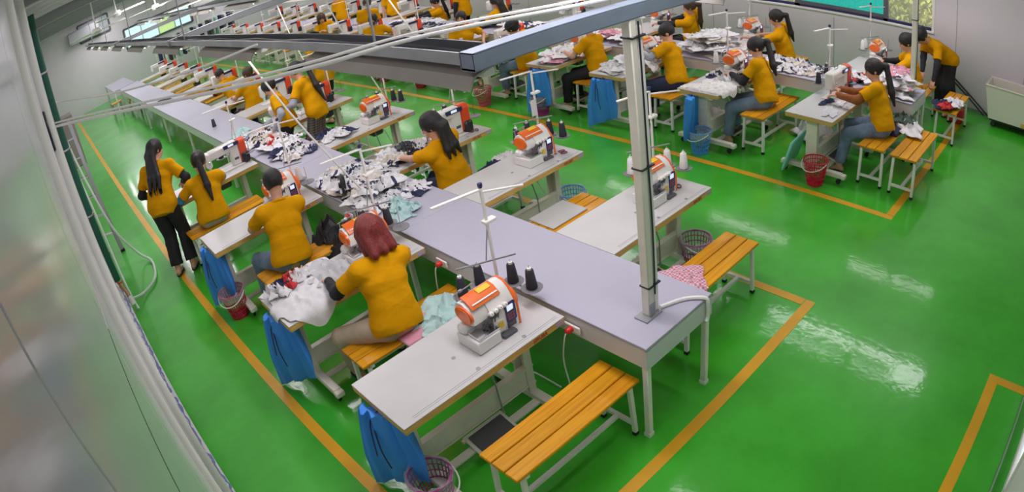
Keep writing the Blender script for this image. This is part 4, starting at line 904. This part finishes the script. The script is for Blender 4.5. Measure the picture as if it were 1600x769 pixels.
# bags
for x, y, rz, lb in ((0.9600000000000001, 2.74, 24, 'blue drawstring bag on the nearest table end, above purple basket'), (0.9600000000000001, 4.2, 24, 'blue drawstring bag below the table piled with white cloth'), (0.9650000000000001, 5.98, 24, 'blue drawstring bag behind the crimson basket'), (6.06, 5.55, 8, 'wide blue drawstring bag hanging on the aisle table'), (6.06, 4.2, -70, 'narrow folded blue bag beside the blue basket'), (6.06, 6.72, 5, 'blue bag hanging behind the purple basket')):
    put(BAG0, (x, y, .70), rz, lb)

# ---------------------------------------------------------------- people
person('seated woman with red bobbed hair and black sleeve covers, seen from behind', (1.6, 3.56), 0, .56, (1.70, 3.80, 1.2), [(1.40, 4.08, .80), (1.95, 4.12, .80)], [(1.33, 3.92, .08), (1.75, 3.98, .08)], [(1.18, 3.95, .6), (1.75, 4.0, .6)], 'bob', HRED, KHAKI, BLACKC, .009, (8, -22), seed=1)
person('seated man with short dark hair beside the black fan, seen from behind', (1.53, 5.22), -4, .56, (1.65, 5.44, 1.24), [(1.42, 5.78, .80), (1.80, 5.82, .82)], [(1.3, 5.66, .08), (1.66, 5.66, .08)], [(1.3, 5.7, .55), (1.7, 5.7, .55)], 'short', HBLACK, JEANS, None, .009, (-6, -24), 1.04, seed=2)
person('seated woman with low ponytail and blue sleeve covers, near the standing woman', (1.33, 7.1), -8, .56, (1.41, 7.34, 1.19), [(1.12, 7.62, .80), (1.66, 7.66, .80)], None, None, 'ponytail', HBLACK, KHAKI, BLUEC, .010, (-8, -25), seed=3, tail=.36)
person('standing woman with waist-long black ponytail on the yellow line', (.83, 7.42), -30, .87, (1.03, 7.75, 1.52), [(.86, 7.72, .88), (1.2, 7.6, .95)], [(.72, 7.38, .08), (.92, 7.32, .08)], None, 'long', HBLACK, BLACKT, BLACKC, .010, (-35, -12), 1.03, seed=4, tail=.55)
person('seated woman with loose dark hair at the aisle-side table, seen from behind', (3.28, 5.03), 12, .56, (3.17, 5.08, 1.16), [(3.02, 5.5, .80), (3.46, 5.52, .82)], None, None, 'long', HBLACK, NAVYT, None, .010, (30, -20), seed=5, tail=.2)
person('standing woman in plaid skirt leaning over the near worktop', (3.38, 8.22), 40, .86, (3.3, 8.5, 1.5), [(2.98, 8.42, .98), (3.15, 8.62, 1.0)], None, None, 'ponytail', HBLACK, PLAID, GREYC, .011, (20, -20), skirt=True, seed=6, tail=.5)
person('woman with white apron bending over the garments on the near worktop', (3.0, 8.4), 60, .84, (2.93, 8.62, 1.33), [(2.72, 8.25, .84), (2.7, 8.6, .84)], None, None, 'bun', HBLACK, BLACKT, GREYC, .012, (0, -30), apron=True, seed=7)
person('seated woman in flowered skirt on the near worktop aisle side', (3.42, 11.1), 15, .56, (3.5, 11.3, 1.19), [(3.2, 11.55, .82), (3.6, 11.6, .82)], None, None, 'bun', HBROWN, FLOWER, None, .013, (10, -15), skirt=True, seed=8)
person('stooping worker with maroon sleeves farthest along the near worktop', (3.55, 12.55), 20, .56, (3.4, 12.85, 1.10), [(3.3, 13.1, .82), (3.7, 13.1, .82)], None, None, 'short', HBLACK, BLACKT, M('maroon_cover', (.2, .02, .05), .8), .014, (0, -30), seed=9, badge=True)
person('worker standing in the aisle partly hidden behind the lamp hood', (4.45, 10.1), 20, .86, (4.45, 10.25, 1.5), None, None, None, 'bun', HBLACK, BLACKT, None, .014, (10, -10), seed=10)
# window island, aisle side
person('seated woman in blue jeans with long ponytail above the red basket', (6.82, 2.1), 8, .56, (6.99, 2.33, 1.2), [(6.62, 2.6, .86), (6.86, 2.66, .86)], [(6.5, 2.5, .08), (6.75, 2.55, .12)], [(6.5, 2.6, .62), (6.75, 2.6, .66)], 'ponytail', HBLACK, JEANS, M('rust_sleeve', (.30, .09, .02), .85), .009, (12, -16), seed=11, tail=.3)
person('seated woman in pale jeans with black sleeve covers and swinging ponytail', (6.78, 3.6), 8, .56, (6.95, 3.84, 1.19), [(6.68, 4.02, .82), (6.95, 4.1, .80)], [(6.45, 3.95, .08), (6.7, 4.0, .1)], [(6.4, 4.0, .62), (6.7, 4.1, .62)], 'ponytail', HBLACK, JEANS, BLACKC, .010, (12, -26), seed=12, tail=.24)
person('seated man with short hair and grey sleeve covers holding pale cloth', (6.75, 4.88), 12, .57, (6.98, 5.2, 1.24), [(6.5, 5.35, .98), (6.75, 5.42, .92)], None, None, 'short', HBLACK, NAVYT, GREYC, .010, (12, -24), 1.05, seed=13)
person('seated worker in black trousers behind the grey beam', (6.72, 6.2), 10, .56, (6.76, 6.38, 1.22), [(6.48, 6.6, .84), (6.8, 6.65, .82)], [(6.35, 6.5, .08), (6.65, 6.55, .08)], [(6.3, 6.6, .62), (6.65, 6.6, .62)], 'short', HBLACK, BLACKT, None, .011, (10, -20), 1.02, seed=14)
person('seated worker in dark cap and grey trousers under the beam', (6.62, 7.55), 10, .56, (6.4, 7.55, 1.19), [(6.3, 7.95, .85), (6.7, 7.9, .82)], None, None, 'bun', HBLACK, JEANS, BLACKC, .012, (10, -20), seed=15, cap=True)
person('seated woman facing the camera beyond the beam corner', (6.78, 9.3), 150, .56, (6.72, 9.2, 1.2), [(6.95, 8.98, .7), (6.5, 9.05, .7)], None, None, 'ponytail', HBLACK, NAVYT, None, .011, (-20, 5), seed=16, badge=True)
person('woman in black face mask and pinned badge facing the camera', (6.55, 11.95), 150, .56, (6.5, 11.85, 1.19), [(6.8, 11.6, .7), (6.3, 11.6, .7)], None, None, 'ponytail', HBLACK, BLACKT, None, .012, (-25, 0), seed=17, mask=BLACK, badge=True)
person('woman in pale mask standing behind the black-masked woman', (6.85, 12.75), 150, .86, (6.85, 12.6, 1.46), None, None, None, 'bun', HBROWN, BLACKT, None, .013, (-20, -15), seed=18, mask=CLOTHW)
person('woman with curly brown hair bowed over her machine, far aisle side', (6.95, 15.1), 160, .56, (6.8, 14.95, 1.2), None, None, None, 'bob', HBROWN, BLACKT, None, .014, (0, -20), seed=19)
# window side
person('seated woman with high ponytail nearest the window sill', (8.75, 4.3), 12, .56, (8.58, 4.38, 1.19), [(8.4, 4.75, .85), (8.8, 4.75, .82)], None, None, 'ponytail', HBLACK, BLACKT, None, .011, (15, -12), seed=20, tail=.28)
person('seated woman with black sleeve covers behind the white pole', (8.72, 2.26), 15, .56, (8.6, 2.37, 1.17), [(8.35, 2.66, .84), (8.7, 2.72, .82)], None, None, 'bun', HBLACK, BLACKT, BLACKC, .011, (15, -18), seed=21)
person('woman in black skirt bending over behind the white pole', (9.5, 1.93), 50, .88, (9.05, 2.3, 1.22), [(8.85, 2.0, .6), (8.95, 2.2, .6)], [(9.45, 1.83, .08), (9.55, 2.03, .08)], None, 'bun', HBLACK, BLACKT, BLACKC, .011, (0, -30), skirt=True, seed=22)
person('seated woman with brown ponytail and black covers by the window wall', (8.9, 6.1), 12, .56, (8.68, 5.95, 1.2), [(8.5, 6.5, .85), (8.95, 6.5, .82)], None, None, 'ponytail', HBROWN, BLACKT, BLACKC, .011, (15, -14), seed=23, tail=.3)
person('seated woman with long black hair beside pale machine, far window side', (8.3, 10.0), 10, .56, (8.2, 10.05, 1.13), [(8.0, 10.4, .82), (8.45, 10.4, .82)], None, None, 'long', HBLACK, BLACKT, BLACKC, .012, (10, -15), seed=24, tail=.36)
person('worker standing at the far window side, head out of view', (8.45, 11.4), 20, .86, (8.45, 11.5, 1.5), None, None, None, 'bun', HBLACK, BLACKT, BLACKC, .013, seed=25)
person('worker with dark plait reaching to black cloth, far window side', (8.25, 11.95), 60, .58, (8.15, 12.0, 1.13), [(7.7, 12.2, .84), (7.75, 12.5, .84)], None, None, 'ponytail', HBLACK, BLACKT, BLACKC, .013, (10, -15), seed=26)
person('worker at the far window side near the red motors', (8.4, 14.2), 10, .86, (8.4, 14.35, 1.42), None, None, None, 'bun', HBLACK, BLACKT, None, .014, seed=27)
person('worker farthest along the window side', (8.0, 16.2), 10, .86, (8.0, 16.35, 1.42), None, None, None, 'bun', HBLACK, BLACKT, BLACKC, .014, seed=28)

# ---------------------------------------------------------------- garments: heaps on the worktops and pieces on tables and benches
CM = {'navy-trimmed': TRIM, 'white': CLOTHW, 'grey': CLOTHG, 'navy': CLOTHN, 'red': CLOTHR, 'mint': CLOTHM, 'cream': CLOTHB, 'black': CLOTHK, 'pink': CLOTHP}
def heap(area, z0, hgt, mix, n, where, seed, size=(.3, .26), hero=()):
    "n crumpled garments laid over a mound; every one is an object of its own"
    q = random.Random(seed); x0, x1, y0, y1 = area; order = []
    for k in range(n):
        u, v = q.uniform(-1, 1), q.uniform(-1, 1); order.append((hgt * max(0, (1 - u * u)) * max(0, 1 - v * v), u, v))
    order.sort(); cnt = {}
    for k, (h, u, v) in enumerate(order):
        c = mix[q.randrange(len(mix))]; s = q.uniform(.75, 1.15); sd = q.randrange(4)
        x = (x0 + x1) / 2 + u * (x1 - x0 - size[0] * .8) / 2; y = (y0 + y1) / 2 + v * (y1 - y0 - size[1] * .8) / 2
        o = garment((x, y, z0 + h), q.uniform(0, 6.28), 'crumpled %s garment, %s, %s %s' % (c, 'camera end' if v < -.33 else ('far end' if v > .33 else 'middle'), 'top of' if h > hgt * .35 else 'low in', where), CM[c], size, .055 if c != 'navy' else .045, 11 + sd, (q.uniform(-.18, .18) * (h > .02), q.uniform(-.18, .18) * (h > .02)), '%s garments in %s' % (c, where), n=18)
        o.scale = (s, s, 1)
ZW, ZT = .742, .737
heap((2.2, 2.86, 4.75, 6.15), ZW, .12, ['white', 'grey', 'navy-trimmed', 'cream', 'grey', 'navy-trimmed', 'grey', 'navy', 'white'], 50, 'the heap behind the red-haired woman', 1, (.3, .24))
heap((2.25, 2.6, 4.4, 4.95), ZW, .02, ['mint', 'mint', 'grey'], 7, 'the mint scraps before the heap', 2, (.2, .14))
heap((2.22, 2.84, 6.95, 8.7), ZW, .07, ['navy-trimmed', 'navy', 'white', 'navy', 'navy-trimmed', 'black', 'grey', 'navy', 'cream', 'white', 'navy-trimmed', 'white'], 48, 'the navy-and-white pile on the near worktop', 3, (.28, .2))
heap((2.3, 2.7, 8.8, 9.4), ZW, .01, ['mint', 'white'], 4, 'the pale blue scraps before the far pile', 4, (.3, .16))
heap((2.88, 3.5, 5.45, 5.94), ZT, .06, ['black', 'navy', 'white', 'black', 'navy', 'cream', 'navy-trimmed'], 16, 'the dark pile by the loose-haired woman', 5, (.24, .18))
heap((2.9, 3.4, 6.9, 7.35), ZT, .03, ['white', 'navy', 'white'], 8, 'the pile on the fourth aisle-side table', 6, (.24, .2))
heap((6.12, 6.95, 6.45, 6.95), ZT, .1, ['white', 'white', 'pink', 'white'], 10, 'the white pile on the table before the beam', 7, (.36, .3))
heap((6.1, 6.95, 5.26, 5.75), ZT, .09, ['white', 'white', 'grey', 'white'], 12, 'the white pile left of the man', 8, (.36, .28))
heap((6.5, 7.25, 3.9, 4.38), ZT, .02, ['white', 'grey', 'black', 'white', 'navy'], 18, 'the scraps under the black-covered hands', 9, (.16, .12))
heap((7.32, 8.0, 4.4, 5.4), ZW, .3, ['white', 'white', 'cream', 'white', 'grey'], 30, 'the tall white heap beside the man', 10, (.38, .32))
heap((7.35, 8.0, 3.25, 4.1), ZW, .05, ['navy-trimmed', 'black', 'white', 'cream', 'navy', 'navy-trimmed'], 28, 'the black-and-white window worktop heap', 11, (.24, .18))
heap((7.35, 8.0, 2.65, 3.1), ZW, .08, ['white', 'cream', 'white', 'red', 'white'], 14, 'the pale heap behind the jeans-wearing woman', 12, (.28, .2))
heap((7.33, 8.05, 1.92, 2.6), ZW, .24, ['white', 'white', 'navy-trimmed', 'pink', 'white'], 28, 'the white heap under the white pole', 13, (.36, .3))
heap((7.35, 8.0, 5.6, 7.5), ZW, .08, ['white', 'white', 'pink', 'white', 'cream'], 26, 'the white spread further along the window worktop', 14, (.34, .28))
heap((7.35, 8.0, 7.9, 10.2), ZW, .1, ['white', 'navy', 'white', 'white', 'black'], 26, 'the mixed spread far along the window worktop', 15, (.34, .28))
heap((7.35, 8.0, 10.6, 13.2), ZW, .08, ['white', 'navy', 'white', 'navy', 'grey'], 22, 'the farthest spread on the window worktop', 16, (.36, .3))
heap((6.15, 7.0, 7.85, 8.3), ZT, .12, ['white', 'cream', 'white', 'pink'], 10, 'the pale pile before the capped worker', 17, (.34, .28))
for k, (x, y) in enumerate(((2.45, 7.7), (2.55, 7.95), (2.62, 5.35))): garment((x, y, ZW + .07), k * 1.3, 'small red piece on top of %s' % ('the navy-and-white pile, camera end', 'the navy-and-white pile, far side', 'the heap behind the red-haired woman')[k], CLOTHR, (.2, .09), .05, 90 + k)
# large single pieces
def edge_drape(xe, ye):
    def f(x, y, z):
        if y < ye: d = ye - y; y, z = ye - .012 - .15 * min(d, .05) - z * .6, z * .3 - d + .004
        if x < xe: d = xe - x; x, z = xe - .012 - z * .5, z * .3 - d
        return x, y, z
    return f
garment((1.23, 4.2, ZT), 0, 'large white garment spread over the table left of the red-haired woman', CLOTHW, (.62, .6), .035, 31, n=34, shirt=False, drape=edge_drape(-.29, -.27))
garment((1.5, 4.25, ZT + .02), .6, 'white garment with dark trim under the red-haired woman hands', CLOTHG, (.4, .34), .05, 32)
for k, (x, y, c) in enumerate(((1.12, 4.4, 'navy'), (1.2, 4.42, 'red'), (1.05, 4.36, 'white'), (1.28, 4.4, 'white'))): garment((x, y, ZT + .035), k, 'small %s scrap heaped on the red-haired woman table, %s' % (c, ('far edge', 'middle', 'aisle end', 'inner end')[k]), CM[c], (.2, .15), .06, 33 + k)
garment((1.62, 5.88, ZT), .3, 'pale cloth held at the machine by the short-haired man', CLOTHW, (.38, .3), .045, 37)
garment((1.93, 3.42, .46), .5, 'mint green jersey shirt hanging off the bench behind the machine', CLOTHM, (.46, .44), .07, 38, n=30)
garment((1.86, 3.3, .475), 2.2, 'folded mint green sleeve on the bench end', CLOTHM, (.26, .2), .05, 39)
tag(MB().box((1.72, 3.5, .468), (.36, .3, .02), .008).build('seat_pad', CLOTHP), 'pink seat pad under the red-haired woman', 'cushion')
tag(MB().box((3.42, 3.78, .466), (.42, .3, .014), .004).build('white_board', LAM), 'white board lying on the aisle-side bench', 'board')
garment((3.78, 5.0, .475), .2, 'navy and white garment beside the loose-haired woman, navy part', CLOTHN, (.36, .26), .06, 40); garment((3.95, 5.02, .49), 1.2, 'white garment beside the loose-haired woman on her bench', CLOTHW, (.32, .24), .06, 41)
garment((3.02, 4.9, .46), 1.0, 'crumpled cream cloth by the loose-haired woman knees', CLOTHB, (.24, .2), .06, 42)
garment((3.13, 2.3, .46), -.1, 'pink checked cloth draped over the bench end beside the worktop', GING, (.42, .46), .035, 43, n=32, drape=edge_drape(-.16, -.15))
tag(MB().box((7.05, 2.08, .475), (.4, .3, .035), .012).build('seat_pad', CLOTHN), 'dark seat pad under the woman in blue jeans', 'cushion')
garment((7.16, 1.86, .48), .6, 'white garment with dark print on the corner bench', CLOTHW, (.42, .36), .07, 45); garment((7.28, 1.98, .53), 1.4, 'dark green garment on the corner bench', M('olive_jersey', (.08, .12, .09), .9), (.34, .26), .08, 46)
garment((8.4, 1.72, .475), .4, 'navy polka garment on the bench behind the heap', CLOTHN, (.36, .3), .07, 47); garment((8.55, 1.6, .50), 1.4, 'white and black garment over the back bench edge', CLOTHW, (.36, .26), .07, 48); garment((8.28, 1.66, .51), 2.4, 'red-trimmed garment on the back bench', CLOTHR, (.24, .16), .06, 49)
garment((6.38, 4.06, ZT), 0, 'white lace cloth covering the table by the narrow blue bag', M('lace_cloth', (.78, .76, .74), .9, noise=.2, nscale=25), (.62, .62), .02, 50, n=34, drape=edge_drape(-.26, -.22))
for k in range(3): garment((6.5 + .1 * k, 3.87, ZT - .04), 1.57, 'white dark-edged strip hanging from the lace-covered table, %s' % ('first', 'second', 'third')[k], CLOTHW, (.12, .1), .03, 51 + k, tilt=(1.3, 0))
garment((6.62, 5.22, .80), .4, 'pale cloth lifted by the man with grey sleeve covers', CLOTHW, (.5, .36), .09, 55, tilt=(1.0, .4)); garment((6.35, 2.58, ZT), .2, 'flat grey cloth piece on the ponytailed woman table, front', CLOTHG, (.34, .14), .015, 56); garment((6.78, 2.62, ZT), .1, 'white cloth strip with navy edge at the needle of the ponytailed woman', CLOTHW, (.34, .14), .03, 57); garment((6.66, 2.74, ZT), -.3, 'navy cloth strip behind the needle of the ponytailed woman', CLOTHN, (.26, .1), .02, 58)
garment((7.05, 4.62, .02), .3, 'white garment heap on the floor below the window worktop', CLOTHW, (.5, .4), .14, 59); garment((7.2, 3.1, .02), .8, 'white bundle on the floor behind the bench', CLOTHW, (.5, .4), .2, 60)
garment((3.05, 7.3, ZT + .03), .4, 'white and navy garment tossed at the fourth aisle-side table end', CLOTHN, (.26, .2), .06, 61)
# dark bag, fan, dust rag
for k, (x, y, z, w, lb) in enumerate(((2.0, 5.38, .30, .44, 'black nylon bag slumped between the bench and the worktop'), (2.02, 5.12, .22, .4, 'lower black nylon bag beside the short-haired man'))):
    m = cloth(w, w * .9, .12, 70 + k, n=26); m.v = [(a, b, c + .22 * max(0, 1 - (a * a + b * b) / .05)) for a, b, c in m.v]; tag(m.build('nylon_bag', CLOTHK, None, (x, y, z), (0, 0, k)), lb, 'bag')
t = thing('desk_fan', 'small black desk fan on the near worktop edge', 'fan', (2.27, 5.36, .741), R(62)); t.scale = (.8, .8, .85)
MB().lathe([(.07, 0), (.07, .012), (.02, .02), (.014, .1), (0, .1)], (0, 0, 0), 18).build('stand', BLACK, t)
m = MB()
for r_ in (.03, .06, .09, .105): m.tube([(r_ * math.cos(a), -.03 + .2 * (r_ * .1), .17 + r_ * math.sin(a)) for a in [2 * math.pi * k / 24 for k in range(24)]], .0025, 5, True)
for k in range(20): a = 2 * math.pi * k / 20; m.bar((.015 * math.cos(a), -.034, .17 + .015 * math.sin(a)), (.107 * math.cos(a), -.028, .17 + .107 * math.sin(a)), .0025)
m.build('grille', BLACK, t); MB().lathe([(0, -.03), (.03, -.03), (.04, .0), (.03, .05), (0, .055)], (0, .02, .17), 14, Matrix.Rotation(math.pi / 2, 3, 'X')).build('motor', BLACK, t); MB().tube([(.107 * math.cos(a), 0, .17 + .107 * math.sin(a)) for a in [2 * math.pi * k / 24 for k in range(24)]], .018, 6, True).build('rim', BLACK, t)
for k in range(4): m = Matrix.Rotation(k * 1.5708 + .3, 3, 'Y'); MB().box(Vector((0, -.008, .17)) + m @ Vector((.05, 0, 0)), (.07, .004, .045), 0, m @ Matrix.Rotation(.4, 3, 'X')).build('blade', DGREY, t)
tag(MB().tube(smooth([(2.3, 5.3, .745), (2.36, 5.15, .745), (2.2, 5.05, .75), (2.185, 5.05, .6), (2.17, 5.1, .3)], 6), .004, 6).build('fan_cord', BLACK), 'black cord trailing from the small desk fan', 'cord')
# loose cones, scissors, stools, cart, folded legs, flattened bag
for nm, x, y, z, lb in (('black', 2.42, 10.34, ZW, 'black thread cone alone on the far stretch of the near worktop'), ('black', 7.72, 3.2, ZW, 'black thread cone on the window worktop beside the pale heap'), ('black', 7.62, 2.72, ZW, 'black thread cone behind the jeans-wearing woman machine')): put(CONES[nm], (x, y, z), 0, lb)
tag(MB().box((2.5, 14.9, ZW + .02), (.28, .62, .03), .012).build('dark_pouch', CLOTHN), 'dark flat pouch lying on the far bare worktop', 'pouch')
def scissors(x, y, rz, lb):
    t = thing('scissors', lb, 'scissors', (x, y, TT + .001), R(rz))
    for s_ in (-1, 1):
        MB().bar((-.0, 0, .004), (.09, s_ * .012, .004), .012, .003).build('blade', CHROME, t); MB().tube([(-.06 + .032 * math.cos(a), s_ * .025 + .018 * math.sin(a), .006) for a in [2 * math.pi * k / 14 for k in range(14)]], .0045, 6, True).build('handle', M('maroon_handle', (.18, .02, .06), .4), t)
scissors(3.98, 5.55, 60, 'maroon-handled scissors on the loose-haired woman table'); scissors(3.92, 4.24, 160, 'dark scissors beside the second aisle-side overlock machine'); scissors(3.98, 2.95, 40, 'scissors beside the first aisle-side overlock machine')
st = None
for x, y, lb in ((1.9, 20.6, 'bare wooden-topped stool at the worktop far end, outer one'), (2.35, 19.6, 'wooden-topped stool tucked under the far worktop')):
    t = thing('stool', lb, 'stool', (x, y, 0)); MB().box((0, 0, .5), (.34, .3, .03), .006).build('seat', WOOD, t)
    for a in (-.14, .14):
        for b in (-.12, .12): MB().box((a, b, .24), (.025, .025, .48)).build('leg', MGREY, t)
    for a in (-.14, .14): MB().box((a, 0, .15), (.02, .24, .02)).build('stretcher', MGREY, t)
t = thing('laundry_cart', 'cream plastic tub cart on black casters against the white wall', 'cart', (9.78, .72, 0))
vs = []; w0, d0, w1, d1 = .22, .5, .28, .58
m = MB(); m.add([(-w0, -d0, .13), (w0, -d0, .13), (w0, d0, .13), (-w0, d0, .13), (-w1, -d1, .64), (w1, -d1, .64), (w1, d1, .64), (-w1, d1, .64), (-w1 + .03, -d1 + .03, .64), (w1 - .03, -d1 + .03, .64), (w1 - .03, d1 - .03, .64), (-w1 + .03, d1 - .03, .64), (-w0 + .03, -d0 + .03, .16), (w0 - .03, -d0 + .03, .16), (w0 - .03, d0 - .03, .16), (-w0 + .03, d0 - .03, .16)],
    [(0, 3, 2, 1)] + [(k, (k + 1) % 4, 4 + (k + 1) % 4, 4 + k) for k in range(4)] + [(4 + k, 4 + (k + 1) % 4, 8 + (k + 1) % 4, 8 + k) for k in range(4)] + [(8 + k, 8 + (k + 1) % 4, 12 + (k + 1) % 4, 12 + k) for k in range(4)] + [(12, 13, 14, 15)])
m.build('tub', M('cream_plastic', (.84, .80, .70), .4), t); MB().tube([(-w1, -d1, .64), (w1, -d1, .64), (w1, d1, .64), (-w1, d1, .64)], .014, 8, True).build('rim', M('cream_plastic', (.84, .80, .70), .4), t)
MB().box((0, 0, .115), (.42, .96, .03), .006).build('base_frame', BLACK, t); MB().box((-.225, -.1, .17), (.02, .12, .06), .004).build('sticker', EDGE, t)
for a in (-.17, .17):
    for b in (-.42, .42): MB().lathe([(.035, -.014), (.042, 0), (.035, .014)], (a, b, .045), 12, Matrix.Rotation(math.pi / 2, 3, 'Y')).box((a, b, .09), (.03, .04, .03)).build('caster', BLACK, t)
tag(MB().box((3.62, 7.0, .13), (.24, .2, .26), .03).build('blue_tub', M('blue_tub_plastic', (.05, .3, .75), .4)), 'small blue tub on the floor under the fourth aisle-side table', 'tub')
tag(MB().box((4.0, 4.56, 1.12), (.07, .008, .16), .002).build('paper_card', CLOTHW), 'small white card clipped on the second aisle-side thread stand', 'card')
t = thing('folded_stand', 'black folded two-legged stand leaning beside the cream cart', 'stand', (0, 0, 0))
for dx in (0, .07): MB().tube([(9.97 - dx * .3, 1.27 + dx, .02), (10.04 - dx * .3, 2.0 + dx, .52)], .014, 8).build('leg', BLACK, t)
MB().bar((10.0, 1.63, .26), (9.98, 1.71, .26), .03).build('hinge', DGREY, t)
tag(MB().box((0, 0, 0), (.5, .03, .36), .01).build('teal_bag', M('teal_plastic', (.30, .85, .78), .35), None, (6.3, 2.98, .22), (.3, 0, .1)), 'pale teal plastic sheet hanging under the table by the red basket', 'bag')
tag(MB().box((9.3, 1.7, .12), (.2, .26, .2), .02).build('red_crate', RED), 'red plastic box on the floor behind the back bench', 'box')
# slim rods and strings hanging from the trays
for k, (a, b, lb) in enumerate((((1.6, 5.2, 2.45), (2.3, 5.05, .9), 'thin white rod hanging from the tray toward the heap'), ((3.4, 7.3, 2.45), (3.95, 7.3, .95), 'white cord dropping from the aisle tray to the fourth aisle-side table'), ((3.4, 8.9, 2.45), (3.7, 8.7, 1.05), 'white cord with grey weight beside the plaid-skirted woman'), ((3.4, 5.9, 2.45), (4.0, 5.9, 1.4), 'white cord dropping to the loose-haired woman stand'))):
    tag(MB().tube(smooth([a, ((a[0] + b[0]) / 2 - .03, (a[1] + b[1]) / 2, (a[2] + b[2]) / 2), b], 6), .009, 6).build('hanging_rod', PVC), lb, 'rod')
for k, (x, y) in enumerate(((2.0, 22.6), (3.0, 24.3), (4.5, 24.8))):
    t = thing('garment_rack', 'far garment rack with dark clothes by the back wall, %s' % ('nearest', 'middle', 'farthest')[k], 'rack', (x + 2.6, y, 0))
    MB().bar((-.7, 0, 1.5), (.7, 0, 1.5), .03).bar((-.7, 0, 0), (-.7, 0, 1.5), .03).bar((.7, 0, 0), (.7, 0, 1.5), .03).build('frame', WSTEEL, t)
    for i in range(7): MB().box((-.55 + i * .18, 0, 1.1), (.09, .4, .7), .03).build('hung_garment', (CLOTHN, CLOTHW, CLOTHK, CLOTHG, CLOTHM, CLOTHN, CLOTHW)[(i + k) % 7], t)
